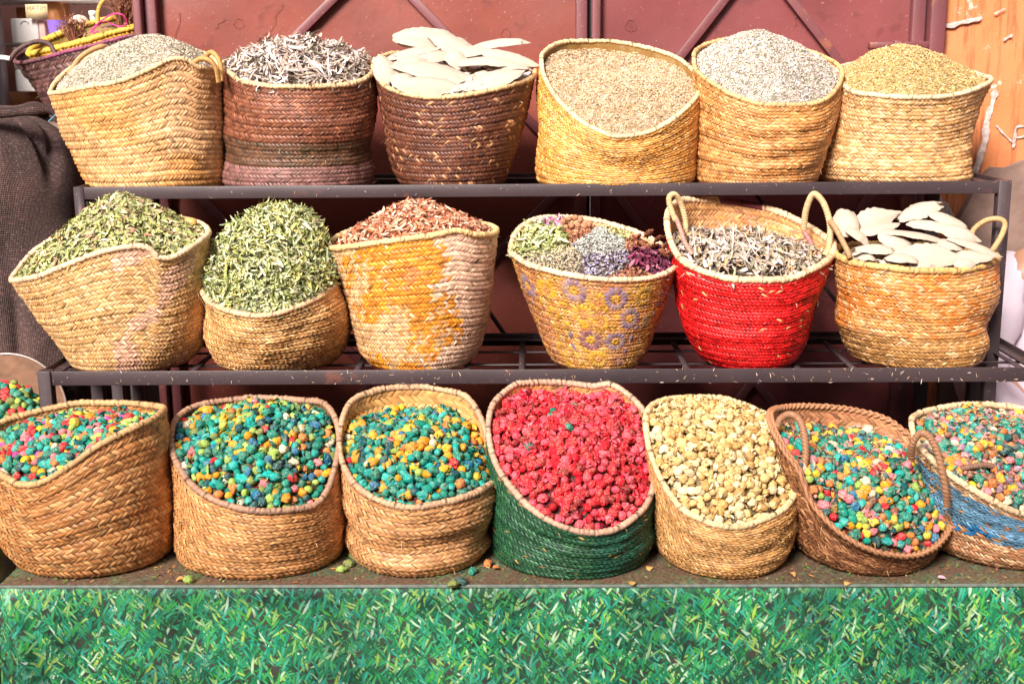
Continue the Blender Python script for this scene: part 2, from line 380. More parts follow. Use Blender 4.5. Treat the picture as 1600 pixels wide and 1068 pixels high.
# broken lower edge: plinth stands proud, with a ragged top line
ex = np.array([1535, 1552, 1575, 1600, 1640, 1700, 1900, 2300]); ey = np.array([278, 262, 263, 252, 246, 240, 236, 230])
top = np.array([at(x, y, Y_DOOR-.05)[[0, 2]] for x, y in zip(ex, ey)])
left = np.array([at(x, y, Y_DOOR-.05)[[0, 2]] for x, y in ((1498, 345), (1512, 320), (1522, 300))])
poly = [(X(1480), 0.0)]+[(X(1480), left[0][1]-.04)]+[tuple(p) for p in left]+[tuple(p) for p in top]+[(top[-1][0], 0.0)]
bm = bmesh.new(); vs = [bm.verts.new((x, Y_DOOR-.05, z)) for x, z in poly]; f = bm.faces.new(vs)
ex_ = bmesh.ops.extrude_face_region(bm, geom=[f]); bmesh.ops.translate(bm, verts=[v for v in ex_['geom'] if isinstance(v, bmesh.types.BMVert)], vec=(0, .06, 0))
bmesh.ops.recalc_face_normals(bm, faces=bm.faces)
me = bpy.data.meshes.new('plinth'); bm.to_mesh(me); me.materials.append(M_STONE)
o = bpy.data.objects.new('plinth', me); COL.objects.link(o); o.parent = wall; o.matrix_parent_inverse = Matrix.Translation(-Vector(wall.location))
M_WPAINT = plain('white_paint', (.50, .40, .36), .7, 90, .45, .3, 200)
def paint_stroke(pts, wpx, Y=Y_DOOR-.028):
    pts = np.asarray(pts, float); P = smoothpath(pts, len(pts)*7)
    n = len(P); T = np.gradient(P, axis=0); T /= np.linalg.norm(T, axis=1)[:, None]; Nn = np.stack([-T[:, 1], T[:, 0]], 1)
    q_ = np.arange(n)*1.0; e1 = .5+.2*np.sin(q_*.35+pts[0][0])+.1*np.sin(q_*.8)+.06*rng.normal(size=n); e2 = .5+.2*np.sin(q_*.27+pts[0][1])+.1*np.sin(q_*.7+1)+.06*rng.normal(size=n); tp = np.minimum(1, np.minimum(q_+.4, n-.6-q_)*.5)
    a = P+Nn*(wpx*.75*tp*e1)[:, None]; c_ = P-Nn*(wpx*.75*tp*e2)[:, None]
    V = np.stack([at(a[:, 0], a[:, 1], Y), at(P[:, 0], P[:, 1], Y-.0006), at(c_[:, 0], c_[:, 1], Y)], 1)
    g = Geo(); g.add(V.reshape(-1, 3), gridf(n, 3), (.8, .8, .8)); return g.build('paint_mark', M_WPAINT, wall)
paint_stroke([(1556, 196), (1566, 206), (1583, 224)], 4); paint_stroke([(1583, 232), (1586, 214), (1590, 198), (1612, 198)], 5)
paint_stroke([(1588, 216), (1602, 212)], 4); paint_stroke([(1470, 36), (1488, 40), (1512, 33), (1534, 27)], 9)
paint_stroke([(1455, 42), (1470, 38)], 4)
paint_stroke([(1553, 22), (1572, 13)], 4); paint_stroke([(1568, 64), (1582, 54)], 5)
paint_stroke([(1555, 140), (1548, 170), (1541, 205), (1532, 240), (1526, 275)], 13)
paint_stroke([(1508, 200), (1508, 240), (1506, 275)], 10); paint_stroke([(1462, 300), (1475, 325), (1490, 345)], 16)

# ------------------------------------------------------------------ rack
rack = empty('display_rack', (X(830, Y_TOP), Y_TOP, 0), 'dark steel two-shelf display rack carrying the upper two rows of baskets', 'rack')
RW = .028
def xf(px, Y, z):  # x of pixel column px on the line (Y,z)
    d = FW+RT*((px-800)/FPX); P = at(px, proj(np.array([[0, Y, z]]))[1][0], Y); return float(P[0])
tx0, tx1 = xf(115, Y_TOP, Z_TOP), xf(1580, Y_TOP, Z_TOP)
mx0, mx1 = xf(60, Y_MID, Z_MID), xf(1646, Y_MID, Z_MID)
def shelf(x0, x1, yf, yb, z, bh, ncross, nlong):
    box_obj('front_bar', (x0, yf, z-bh), (x1, yf+.004, z), M_RACK, rack, .001)
    box_obj('front_bar', (x0, yf+.0045, z-.012), (x1, yf+.03, z-.009), M_RACK, rack, .0008)
    box_obj('back_bar', (x0, yb-.004, z-bh), (x1, yb, z), M_RACK, rack, .001)
    box_obj('back_bar', (x0, yb-.034, z-.012), (x1, yb-.0045, z-.009), M_RACK, rack, .0008)
    for xx, s in ((x0, 1), (x1, -1)):
        a, b_ = sorted((xx, xx+s*.004)); box_obj('side_bar', (a, yf+.005, z-bh), (b_, yb-.005, z), M_RACK, rack, .001)
        a, b_ = sorted((xx+s*.0045, xx+s*.03)); box_obj('side_bar', (a, yf+.031, z-.012), (b_, yb-.035, z-.009), M_RACK, rack, .0008)
    for i in range(ncross):
        xx = lerp(x0, x1, (i+.62)/ncross); box_obj('cross_slat', (xx-.006, yf+.003, z-.0155), (xx+.006, yb-.003, z-.0125), M_RACK, rack)
    for i in range(nlong):
        yy = lerp(yf, yb, (i+1)/(nlong+1)); box_obj('long_slat', (x0+.003, yy-.006, z-.019), (x1-.003, yy+.006, z-.016), M_RACK, rack)
shelf(tx0, tx1, Y_TOP, Y_TOPB, Z_TOP, .026, 15, 2)
shelf(mx0, mx1, Y_MID, Y_MIDB, Z_MID, .029, 18, 2)
def leg(x, y, z1, s=1, w_=.026):
    a, b_ = sorted((x, x+s*w_)); box_obj('leg', (a, y-.0015, 0), (b_, y+.0235, z1), M_RACK, rack, .0015)
leg(tx0-.001, Y_TOP+.006, Z_TOP-.03); leg(tx1+.001, Y_TOP-.001, Z_TOP+.001, -1); leg(tx0, Y_TOPB-.03, Z_TOP-.03); leg(tx1-.06, Y_TOPB-.03, Z_TOP-.03, -1, .03)
box_obj('leg', (tx0-.001, Y_TOP-.0015, Z_TOP-.3), (tx0+.02, Y_TOP-.0005, Z_TOP+.0005), M_RACK, rack)
leg(mx0-.002, Y_MID-.003, Z_MID+.001); leg(mx1+.002, Y_MID-.003, Z_MID+.001, -1); leg(mx0+.03, Y_MIDB-.03, Z_MID-.03); leg(mx1-.02, Y_MIDB-.03, Z_MID-.03, -1)
leg(xf(216, Y_MIDB, .8), Y_MIDB-.03, Z_MID-.03, 1, .02)
for xq in (.5, -.3): bar_obj('brace', (xq, Y_TOPB, Z_TOP-.03), (xq+.25, Y_MIDB, Z_MID-.02), .008, .008, M_RACK, rack)
ZS_TOP, ZS_MID = Z_TOP-.0125, Z_MID-.0125

# ------------------------------------------------------------------ table and grass cloth
tabx0, tabx1 = xf(-3, Y_TAB, Z_TAB), xf(1760, Y_TAB, Z_TAB)
Y_TABB = 2.395
wood = plain('rough_wood', (.12, .075, .05), .8, 12, .3, .3, 60)
tbl = empty('market_table', (0, 2.2, 0), 'low wooden table hidden under the grass-print cloth', 'table')
box_obj('tabletop', (tabx0+.004, Y_TAB+.006, Z_TAB-.03), (tabx1-.004, Y_TABB, Z_TAB-.004), wood, tbl)
for xx in (tabx0+.03, tabx1-.08):
    for yy in (Y_TAB+.03, Y_TABB-.07): box_obj('leg', (xx, yy, 0), (xx+.05, yy+.05, Z_TAB-.03), wood, tbl)
cloth = empty('tablecloth', (0, Y_TAB, Z_TAB), 'green grass-print oilcloth, dirty on top and hanging down the front of the table', 'tablecloth')
nx, ny = 120, 30
A, B = np.meshgrid(np.linspace(tabx0, tabx1, nx), np.linspace(Y_TAB+.004, Y_TABB+.005, ny), indexing='ij')
Zt = Z_TAB+.0006*snoise(A*9, B*9, 0, 2)*np.clip((B-Y_TAB)/.04, 0, 1)
g = Geo(); g.add(np.stack([A, B, Zt], -1).reshape(-1, 3), gridf(nx, ny), (.2, .3, .1)); g.build('cloth_top', M_GRASSD, cloth, uv=np.stack([A, B], -1).reshape(-1, 2))
nx, nv = 260, 60
U, V = np.meshgrid(np.linspace(tabx0, tabx1, nx), np.linspace(0, 1, nv), indexing='ij')
drop = V*(Z_TAB-.03); U = U-(U < tabx0+.25)*(tabx0+.25-U)/.25*.16*np.clip(drop/.16, 0, 2)*.9; d2 = np.clip(drop/.3, 0, 1.6)
bul = .010*snoise(U*4.5, V*.6, 0, 21)*d2+.004*snoise(U*13, V*3, 0, 22)*d2
rg_ = tabx0+.010+.30*drop; pk = .014+drop*.20; lf = np.where(U > rg_, pk*np.exp(-np.clip(U-rg_, 0, 9)/.014), pk-(rg_-U)*.8)*np.clip(drop/.02, 0, 1)          # bundled fold at the left end
rf = np.exp(-np.abs(U-(xf(1600, Y_TAB, Z_TAB)-.9*np.clip(drop-.07, 0, 1)))/.022)*np.clip(drop-.06, 0, 1)*.12
r_ = .004; cr = np.clip(drop/r_, 0, 1)*np.pi/2
Yc_ = Y_TAB+.004-r_*np.sin(cr)-bul-lf-rf-.02*d2
Zc = Z_TAB-r_*(1-np.cos(cr))-np.clip(drop-r_, 0, 9)
g = Geo(); g.add(np.stack([U, Yc_, Zc], -1).reshape(-1, 3), gridf(nx, nv), (.2, .4, .2)); g.build('cloth_front', M_GRASS, cloth, uv=np.stack([U, -drop+Y_TAB], -1).reshape(-1, 2))
box_obj('edge_strip', (tabx0, Y_TAB-.0012, Z_TAB-.004), (tabx1, Y_TAB+.0035, Z_TAB+.0008), plain('cloth_edge_strip', (.16, .20, .17), .6, 60, .4), cloth, .0006)  # thin pale strip along the front edge of the cloth
# left and right overhang
for xx, s in ((tabx0, -1), (tabx1, 1)):
    A, B = np.meshgrid(np.linspace(Y_TAB, Y_TABB, 40), np.linspace(0, 1, 30), indexing='ij')
    Xo = xx+s*(.006+.05*B*np.abs(np.sin(A*22)))
    g = Geo(); g.add(np.stack([Xo, A+.0*B, Z_TAB-.001-B*(Z_TAB-.05)], -1).reshape(-1, 3), gridf(40, 30), (.2, .4, .2)); g.build('cloth_side', M_GRASS, cloth, uv=np.stack([A, -B*.7], -1).reshape(-1, 2))

# ------------------------------------------------------------------ baskets
def pinterp(th, xs, ys):
    """periodic cubic (Catmull style) interpolation; xs in degrees, increasing"""
    xs, ys = np.asarray(xs, float), np.asarray(ys, float)
    X3 = np.concatenate([xs-360, xs, xs+360]); Y3 = np.concatenate([ys, ys, ys])
    d = np.gradient(Y3, X3, axis=0)
    sl_ = np.diff(Y3, axis=0)/np.diff(X3)[:, None]
    # limit slopes so that the curve does not overshoot
    lim = np.minimum(np.abs(sl_[:-1]), np.abs(sl_[1:]))*3
    d[1:-1] = np.clip(d[1:-1], -lim-1e-3, lim+1e-3)
    t = np.mod(th, 360); i = np.clip(np.searchsorted(X3, t, side='right')-1, 0, len(X3)-2)
    h = (X3[i+1]-X3[i]); u = (t-X3[i])/h; u = u[..., None]; h = h[..., None]
    return (2*u**3-3*u**2+1)*Y3[i]+(u**3-2*u**2+u)*h*d[i]+(-2*u**3+3*u**2)*Y3[i+1]+(u**3-u**2)*h*d[i+1]

class Bk:
    def __init__(s, front, back, Yc, ry, base, Yb, rby, zs, mods=(), wr=.004, seed=1, sq=0.0):
        s.Yc, s.ry, s.seed, s.wr = Yc, ry, seed, wr
        allx = [p[0] for p in front]+[p[0] for p in back]
        x0, x1 = min(allx), max(allx); cx, rx = (x0+x1)/2, (x1-x0)/2
        kn = {}
        for (x, y) in front: kn[round(math.degrees(math.acos(max(-1, min(1, (cx-x)/rx)))), 2)] = (x, y)
        for (x, y) in back: kn[round(360-math.degrees(math.acos(max(-1, min(1, (cx-x)/rx)))), 2) % 360] = (x, y)
        ks = sorted(kn); kk = [ks[0]]
        for k in ks[1:]:
            if k-kk[-1] > 4: kk.append(k)
        s.kx = kk; s.ky = [kn[k] for k in kk]; s.cx, s.rx = cx, rx
        bl, br = base; pyb = proj(np.array([[0, Yb, zs]]))[1][0]
        a, b_ = at(bl, pyb, Yb), at(br, pyb, Yb)
        s.bc = (a+b_)/2; s.bc[2] = zs; s.brx = (b_[0]-a[0])/2; s.bry = rby; s.mods = mods; s.zs = zs; s.Yb = Yb
    def rim(s, th):
        pp = pinterp(np.degrees(th), s.kx, s.ky)
        return at(pp[..., 0], pp[..., 1], s.Yc-s.ry*np.sin(th))
    def S(s, ss, th):
        ss, th = np.broadcast_arrays(ss, th)
        Rm = s.rim(th)
        q = 1-.10*np.clip(1-ss/.05, 0, 1)**2
        Bp = np.stack([s.bc[0]-s.brx*np.cos(th)*q, s.bc[1]-s.bry*np.sin(th)*q, np.full_like(ss, s.zs)], -1)
        P = Bp*(1-ss)[..., None]+Rm*ss[..., None]
        ms = [(0, 0, 0)]+list(s.mods)+[(1, 0, 0)]
        a = np.array(ms, float)
        def ip(col):
            xx = a[:, 0]; yy = a[:, col]
            f = np.interp(ss, xx, yy); e = .05
            return (f+np.interp(ss-e, xx, yy)+np.interp(ss+e, xx, yy))/3
        dl, dr = ip(1), ip(2); mp_ = mpp(s.Yc)
        c = np.cos(th)
        P[..., 0] += (-dl*np.clip(c, 0, 1)+dr*np.clip(-c, 0, 1))*mp_
        P[..., 1] += -(dl+dr)/2*np.sin(th)*mp_*.6
        w_ = s.wr*np.sin(np.pi*np.clip(ss, 0, 1))**.6
        n_ = snoise(3*np.cos(th), 3*np.sin(th), ss*7, s.seed*3+1)+.6*snoise(6*np.cos(th), 6*np.sin(th), ss*14, s.seed*3+2)
        n_ = n_*w_
        P[..., 0] -= np.cos(th)*n_; P[..., 1] -= np.sin(th)*n_
        return P
    def SN(s, ss, th):
        P = s.S(ss, th); e = .01
        a = s.S(ss, th+e)-P; b_ = s.S(np.clip(ss, 0, .985)+.012, th)-s.S(np.clip(ss, 0, .985), th)
        n = np.cross(a, b_); n /= np.linalg.norm(n, axis=-1)[..., None]+1e-9
        # outward
        o = P-np.array([s.bc[0], s.Yc, 0]); o[..., 2] = 0
        sg = np.sign((n*o).sum(-1)); sg[sg == 0] = 1
        return P, n*sg[..., None]
    def find(s, px, py):
        th = np.linspace(.05, np.pi-.05, 120); ss = np.linspace(.02, .98, 80)
        A, B = np.meshgrid(ss, th, indexing='ij'); x, y, _ = proj(s.S(A, B).reshape(-1, 3))
        i = np.argmin((x-px)**2+(y-py)**2); return A.ravel()[i], B.ravel()[i]

def strands(g, b, N, M, colf, s0=0., s1=1., th0=0., th1=2*np.pi, inward=False, amp=.0023, bandamp=.0016, rows=2, seed=0, slant=1.15):
    rg = np.random.default_rng(seed)
    K, Wn = 4, 3
    js = np.arange(int(np.floor(s0*N)), N)
    j, k, i = np.meshgrid(js, np.arange(rows), np.arange(int(M*(th1-th0)/(2*np.pi))), indexing='ij')
    j, k, i = j.ravel(), k.ravel(), i.ravel(); n = len(j)
    dth = 2*np.pi/M
    thc = th0+(i+.5*(j % 2)+rg.normal(0, .06, n))*dth
    a = np.linspace(0, 1, K)[None, :, None]; bb = np.linspace(-.5, .5, Wn)[None, None, :]
    di = np.where(k % 2 == 0, 1, -1)[:, None, None]*slant
    asp = 1.0
    u = ((k[:, None, None]+.5+(a-.5)*1.26)/rows-.5)*.975+.5                # within band
    taper = 1-.25*np.abs(2*a-1)**3
    wv = (.98+rg.normal(0, .07, n))[:, None, None]
    th = thc[:, None, None]+di*(a-.5)*dth*1.25+bb*dth*wv*taper
    spir = (th-np.pi/2)/(2*np.pi)*0.0
    ss = (j[:, None, None]+u)/N+spir
    ss = np.clip(ss, .0, 1.0)*np.ones_like(th)
    bump = (np.sin(np.pi*(a*.9+.05))**.7)*(1-1.5*np.abs(bb)**1.8*2)+.42*bb-.25*np.abs(2*a-1)**3
    bv = .35+1.3*np.abs(np.sin(np.arange(N)*12.9898+seed)*43758.5 % 1)
    hgt = amp*bump*(1+rg.normal(0, .22, n))[:, None, None]+bandamp*bv[j][:, None, None]*(np.sin(np.pi*np.clip(u, 0, 1))**.7)
    P, Nn = b.SN(ss, th)
    sg = -1 if inward else 1
    V = P+Nn*(hgt*sg-(0 if not inward else .001))[..., None]
    c = colf(ss.mean((1, 2)), np.mod(thc, 2*np.pi), rg, n)*np.array((1.22, 1.05, 1.02))          # (n,3)
    c = c*(1+rg.normal(0, .19, n))[:, None]
    cc = np.repeat(c[:, None, :], K*Wn, 1)
    edge = (1-.10*np.abs(2*a-1)**2)*np.ones((n, K, Wn))  # strand ends tinted darker, crevice shade put into the colour
    cc = cc*edge.reshape(n, K*Wn, 1)
    f = gridf(K, Wn); F = (f[None]+np.arange(n)[:, None, None]*(K*Wn)).reshape(-1, 4)
    g.add(V.reshape(-1, 3), F, cc.reshape(-1, 3))

def straw(*cols, w=None):
    cols = np.array(cols)
    def f(s, th, rg, n):
        k = rg.choice(len(cols), n, p=w); return cols[k]
    return f
TAN, TAN2, TAN3, PALE = (.58, .33, .11), (.50, .25, .07), (.66, .41, .16), (.72, .50, .27)
def tex(s, th, seed=0, f=1.0): return snoise(4*f*np.cos(th), 4*f*np.sin(th), s*9*f, seed)

BASKETS = {}
def make_basket(key, label, group, b, colf, N=11, r=None, rimcol=PALE, inner=False, rimr=.0056, bandamp=.0015, pitch=.0084, rimfn=None, incol=None, braid=False, rthread=5):
    ob = empty('woven_basket', tuple(b.bc), label, 'basket', group); N = int(round(N*(1.0 if group == GB else 1.06))); pitch = pitch*(1.04 if group == GB else .96)
    circ = 2*np.pi*(b.rx*mpp(b.Yc)+b.ry)/2*.97
    M = int(circ/pitch)
    g = Geo(); strands(g, b, N, M, colf, seed=b.seed, bandamp=bandamp)
    # backing skin, its colour darkened as shade between the strands, and the bottom
    A, B = np.meshgrid(np.linspace(0, 1, 26), np.linspace(0, 2*np.pi, 97)[:-1], indexing='ij')
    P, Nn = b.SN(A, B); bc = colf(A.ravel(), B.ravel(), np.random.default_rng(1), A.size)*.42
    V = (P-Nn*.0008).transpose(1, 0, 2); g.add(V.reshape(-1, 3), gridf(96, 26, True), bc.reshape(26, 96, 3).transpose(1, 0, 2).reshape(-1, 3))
    n0 = 96; ring = V[:, 0]; g.add(np.vstack([ring, ring.mean(0)]), np.array([[i, (i+1) % n0, n0] for i in range(n0)]), (.2, .12, .05))
    # loose fibres
    rg = np.random.default_rng(b.seed+50); nf = 55
    fs, ft = rg.uniform(.03, .97, nf), rg.uniform(0, 2*np.pi, nf); P, Nn = b.SN(fs, ft)
    d = Nn*.6+rg.normal(0, .7, (nf, 3)); d /= np.linalg.norm(d, axis=1)[:, None]; L = rg.uniform(.004, .015, nf)[:, None]
    sd_ = np.cross(d, [0, .6, .8]); sd_ /= np.linalg.norm(sd_, axis=1)[:, None]+1e-9; sd_ *= .0005
    mid = P+Nn*.003+d*L*.5+rg.normal(0, .002, (nf, 3)); end = mid+d*L*.5+rg.normal(0, .003, (nf, 3))
    V = np.stack([P-sd_, P+sd_, mid-sd_*.8, mid+sd_*.8, end-sd_*.2, end+sd_*.2], 1)
    f0 = np.array([[0, 1, 3, 2], [2, 3, 5, 4]]); g.add(V.reshape(-1, 3), (f0[None]+np.arange(nf)[:, None, None]*6).reshape(-1, 4), PALE)
    g.build('basket_wall', M_WEAVE, ob)
    if inner:
        g = Geo(); strands(g, b, N, M, incol or colf, s0=.35, th0=np.pi*.9, th1=np.pi*2.1, inward=True, seed=b.seed+9, amp=.0014, bandamp=.002)
        g.build('basket_lining', M_WEAVE, ob)
    n = 420; th = np.linspace(0, 2*np.pi, n+1)[:-1]; Rp = b.rim(th)
    Rp = Rp+np.array([0, 0, .001])+.0006*rng.normal(size=(n, 1))*np.array([0, 0, 1])
    g = Geo(); wr = int(circ/.0085)
    rc = np.array(rimcol)*np.array((1.12, 1.06, 1.05))
    def cf(U, PH):
        c = np.broadcast_to(rc, U.shape+(3,)).copy()*(1+.08*np.sin(U*37+1)[..., None])
        if rimfn: c = rimfn(U*360, c)
        return c
    if not braid: tube(g, Rp, rimr*(1+.09*snoise(9*np.cos(th), 9*np.sin(th), 0, b.seed)+.05*rng.normal(size=n)), rimcol, 9, wr, .14, True, cf, thread=rthread)
    else:
        for q in range(3):
            ph = th*wr*.28+q*2.094
            T = np.roll(Rp, -1, 0)-np.roll(Rp, 1, 0); T /= np.linalg.norm(T, axis=1)[:, None]
            Nn = np.cross(T, [0, 0, 1]); Nn /= np.linalg.norm(Nn, axis=1)[:, None]
            tube(g, Rp+Nn*(np.sin(ph)*.0045)[:, None]+np.array([0, 0, 1])*(np.sin(2*ph)*.0025)[:, None], .0032, rimcol, 6, 0, 0, True, cf)
    g.build('rim_binding', M_ROPE, ob)
    BASKETS[key] = (ob, b); return ob
def handle(key, pts, rad=.0052, col=(.62, .42, .2), wraps=30, label=None):
    """pts: (px, py, Y)"""
    ob = BASKETS[key][0]; P = smoothpath([at(*p) for p in pts], 420)
    g = Geo(); tube(g, P, rad, col, 10, int(wraps*1.25), .3); o = g.build('handle', M_ROPE, ob)
    if label: o['label'] = label
    return o

GT, GM, GB = 'woven baskets on the top shelf', 'woven baskets on the middle shelf', 'woven baskets on the grass-print tablecloth'
YT, YTb = 2.715, 2.745
# ---- top row
def c_t1(s, th, rg, n):
    k = (tex(s, th, 5) > .1)[:, None]; c = np.where(k, (.62, .39, .17), (.62, .35, .12)); c = np.where((np.degrees(th) > 110)[:, None]&(s > .3)[:, None], lerp(c, np.array((.62, .44, .25)), .6), c)
    return c
b = Bk([(78, 146), (100, 144), (140, 136), (190, 127), (236, 108), (270, 93), (292, 95), (308, 106), (330, 108), (345, 112)], [(335, 92), (300, 80), (230, 72), (160, 82), (110, 108), (88, 128)],
       YT, .135, (146, 350), YTb, .125, ZS_TOP, [(.15, 6, 4), (.6, 4, 3), (.85, 2, 2)], seed=11)
make_basket('T1', 'pale straw basket of grey-green herb, leftmost on the top shelf', GT, b, c_t1, N=11)
handle('T1', [(108, 118, 2.78), (122, 94, 2.8), (140, 80, 2.81), (158, 73, 2.82), (166, 74, 2.83)], .006, (.42, .24, .1), 0)
handle('T1', [(318, 92, 2.7), (330, 82, 2.68), (341, 92, 2.66), (346, 110, 2.65), (346, 128, 2.64)], .0055, (.50, .27, .09), 34)
handle('T1', [(303, 98, 2.63), (314, 92, 2.62), (328, 95, 2.61), (338, 108, 2.61), (342, 128, 2.62)], .0055, (.52, .28, .09), 34)
def c_t2(s, th, rg, n):
    c = np.where(rg.random(n)[:, None] < .3, (.25, .105, .052), (.18, .07, .038))
    c = np.where(((s > .24) & (s < .48))[:, None], lerp(np.array((.075, .055, .03)), c, np.clip(rg.random(n), 0, .35)[:, None]), c)
    c = np.where((s <= .24)[:, None], np.array((.21, .115, .10)), c)
    return c
b = Bk([(348, 102), (360, 116), (378, 127), (405, 133), (440, 136), (480, 136), (520, 135), (556, 130), (575, 121), (584, 108)], [(575, 96), (540, 88), (465, 84), (390, 88), (358, 94)],
       YT, .13, (353, 581), YTb, .125, ZS_TOP, [(.1, 4, 3), (.3, -1, -4), (.6, 2, 3), (.85, 0, 2)], seed=12)
make_basket('T2', 'brown basket with a dark green lower band full of grey sage leaves', GT, b, c_t2, N=12, rimcol=(.62, .44, .24))
def c_t3(s, th, rg, n):
    r = rg.random(n)[:, None]; return np.where(r < .07, (.42, .25, .12), np.where(r < .5, (.155, .062, .032), (.11, .045, .028)))
b = Bk([(583, 103), (588, 118), (600, 134), (624, 145), (655, 151), (687, 153), (725, 150), (762, 143), (807, 131), (828, 124), (836, 112)], [(822, 103), (790, 94), (700, 84), (620, 84), (592, 92)],
       YT, .13, (630, 785), YTb, .115, ZS_TOP, [(.1, 6, 4), (.3, 8, 6), (.6, 4, 3)], seed=13)
make_basket('T3', 'dark brown tapering basket piled with white cuttlebones', GT, b, c_t3, N=11, rimcol=(.62, .43, .22))
b = Bk([(846, 92), (848, 112), (856, 132), (875, 160), (912, 193), (935, 205), (955, 213), (999, 211), (1044, 192), (1072, 170), (1086, 155), (1097, 128)], [(1087, 115), (1062, 94), (1025, 79), (985, 70), (945, 65), (894, 65), (860, 74), (850, 83)],
       YT-.01, .13, (842, 1082), YTb-.015, .125, ZS_TOP, [(.12, 4, 2), (.4, 3, 2), (.7, 2, 0)], seed=14, wr=.006)
make_basket('T4', 'golden straw basket tipped forward, filled level with sandy brown herb', GT, b, straw((.68, .37, .09), (.62, .31, .07), (.70, .44, .16)), N=12, rimcol=(.68, .54, .30), rimr=.005)
b = Bk([(1084, 90), (1085, 103), (1095, 118), (1111, 130), (1144, 149), (1170, 159), (1195, 165), (1246, 165), (1290, 156), (1308, 138), (1316, 116)], [(1306, 100), (1262, 80), (1200, 66), (1140, 62), (1100, 72), (1088, 80)],
       YT-.005, .13, (1088, 1272), YTb-.01, .12, ZS_TOP, [(.15, 2, 3), (.35, 1, 6), (.7, 0, 10), (.9, 0, 3)], seed=15, wr=.006)
make_basket('T5', 'orange-tan basket heaped with silvery white herb on the top shelf', GT, b, straw((.54, .28, .09), (.46, .22, .065), (.60, .36, .14)), N=12, rimcol=(.60, .38, .17), inner=True, rimr=.005)
b = Bk([(1308, 112), (1316, 132), (1330, 143), (1364, 149), (1400, 152), (1431, 153), (1482, 151), (1522, 141), (1540, 133), (1549, 126)], [(1530, 118), (1480, 104), (1420, 96), (1360, 98), (1320, 104)],
       YT+.03, .125, (1285, 1514), YTb+.035, .12, ZS_TOP, [(.1, 12, -3), (.25, 14, -8), (.5, 4, -12), (.8, 0, -8)], seed=16)
make_basket('T6', 'light straw basket heaped with yellow-brown herb at the right end of the top shelf', GT, b, straw((.60, .39, .17), (.54, .32, .12), (.66, .47, .24)), N=11, rimcol=(.68, .52, .32))

# ---- middle row
YM, YMb = 2.50, 2.545
b = Bk([(18, 438), (51, 435), (101, 416), (152, 397), (195, 387), (222, 386), (237, 392), (250, 404), (262, 404), (287, 394), (310, 379), (326, 364)], [(318, 352), (280, 342), (200, 338), (110, 360), (50, 396), (26, 424)],
       YM, .14, (122, 292), YMb, .115, ZS_MID, [(.12, 4, 22), (.35, 4, 26), (.65, 4, 12), (.85, 4, 3)], seed=21)
def c_m1(s, th, rg, n):
    c = np.where(rg.random(n)[:, None] < .5, (.64, .45, .22), (.58, .37, .15)); k = (tex(s, th, 8) > .25)[:, None] & (th > 1.6)[:, None]
    return np.where(k, (.66, .44, .30), c)
make_basket('M1', 'pale wide basket leaning left with olive-green leaves at the left of the middle shelf', GM, b, c_m1, N=13, rimcol=(.70, .50, .32), rimr=.006)
b = Bk([(314, 444), (317, 458), (324, 470), (340, 480), (364, 488), (405, 494), (430, 491), (456, 483), (489, 470), (512, 456), (526, 440)], [(520, 424), (480, 404), (420, 396), (350, 402), (320, 424)],
       YM-.01, .135, (345, 524), YMb+.01, .118, ZS_MID, [(.1, 8, 12), (.3, 8, 22), (.6, 4, 22), (.85, 2, 8)], seed=22, wr=.006)
make_basket('M2', 'low slumped tan basket overflowing with curly pale green verbena leaves', GM, b, straw((.58, .36, .14), (.62, .42, .19), (.52, .30, .11)), N=10, rimcol=(.62, .42, .24), rimr=.0058)
def c_m3(s, th, rg, n):
    t = tex(s, th, 31, 1.0)+.5*tex(s, th, 32, 2.3); d = np.degrees(th)
    d = d+14*snoise(s*9, s*3, 0, 5)+rg.normal(0, 5, n); st = (t+rg.normal(0, .25, n) > -.1-.5*np.exp(-((d-85)/25)**2)) & (d > 28) & (d < 112); c = np.where(rg.random(n)[:, None] < .5, (.62, .44, .24), (.58, .38, .17))
    c = np.where((d > 110)[:, None], np.array((.68, .50, .36)), c)
    o = np.where(rg.random(n)[:, None] < .5, (.68, .31, .03), (.58, .23, .03)); r = st & (t > .75)
    c = np.where(st[:, None], o, c); return np.where(r[:, None], (.58, .20, .06), c)
b = Bk([(513, 387), (530, 388), (575, 382), (612, 377), (650, 372), (690, 366), (712, 361), (724, 363), (745, 368), (764, 368), (776, 360)], [(768, 354), (740, 348), (660, 344), (580, 352), (525, 372)],
       YM, .135, (588, 732), YMb-.01, .115, ZS_MID, [(.08, 20, 10), (.25, 16, 14), (.6, 6, 12), (.85, 3, 4)], seed=23)
make_basket('M3', 'straw basket with a large orange stain, piled with reddish wood shavings', GM, b, c_m3, N=14, rimcol=(.68, .48, .22), rimr=.0062)
def c_m4(s, th, rg, n):
    r = rg.random(n)[:, None]; d = np.degrees(th)
    c = np.where(r < .45, (.56, .33, .07), np.where(r < .75, (.50, .24, .07), (.60, .40, .18)))
    k = (tex(s, th, 41) > .3)[:, None]; return np.where(k, lerp(c, np.array((.40, .17, .10)), .5), c)
b = Bk([(798, 392), (807, 402), (822, 412), (845, 420), (894, 431), (950, 438), (1000, 437), (1025, 433), (1044, 426), (1055, 418), (1059, 409)], [(1044, 391), (1010, 370), (969, 355), (931, 345), (880, 340), (835, 344), (808, 362)],
       YM, .135, (866, 1000), YMb-.01, .105, ZS_MID, [(.15, 4, 4), (.5, 3, 2), (.8, 2, 0)], seed=24, wr=.002)
ob4 = make_basket('M4', 'tapering basket embroidered with purple and yellow daisies holding assorted spices', GM, b, c_m4, N=13, rimcol=(.74, .54, .34), rimr=.006, bandamp=.0012, inner=True, incol=straw((.56, .38, .2)))
B4 = b
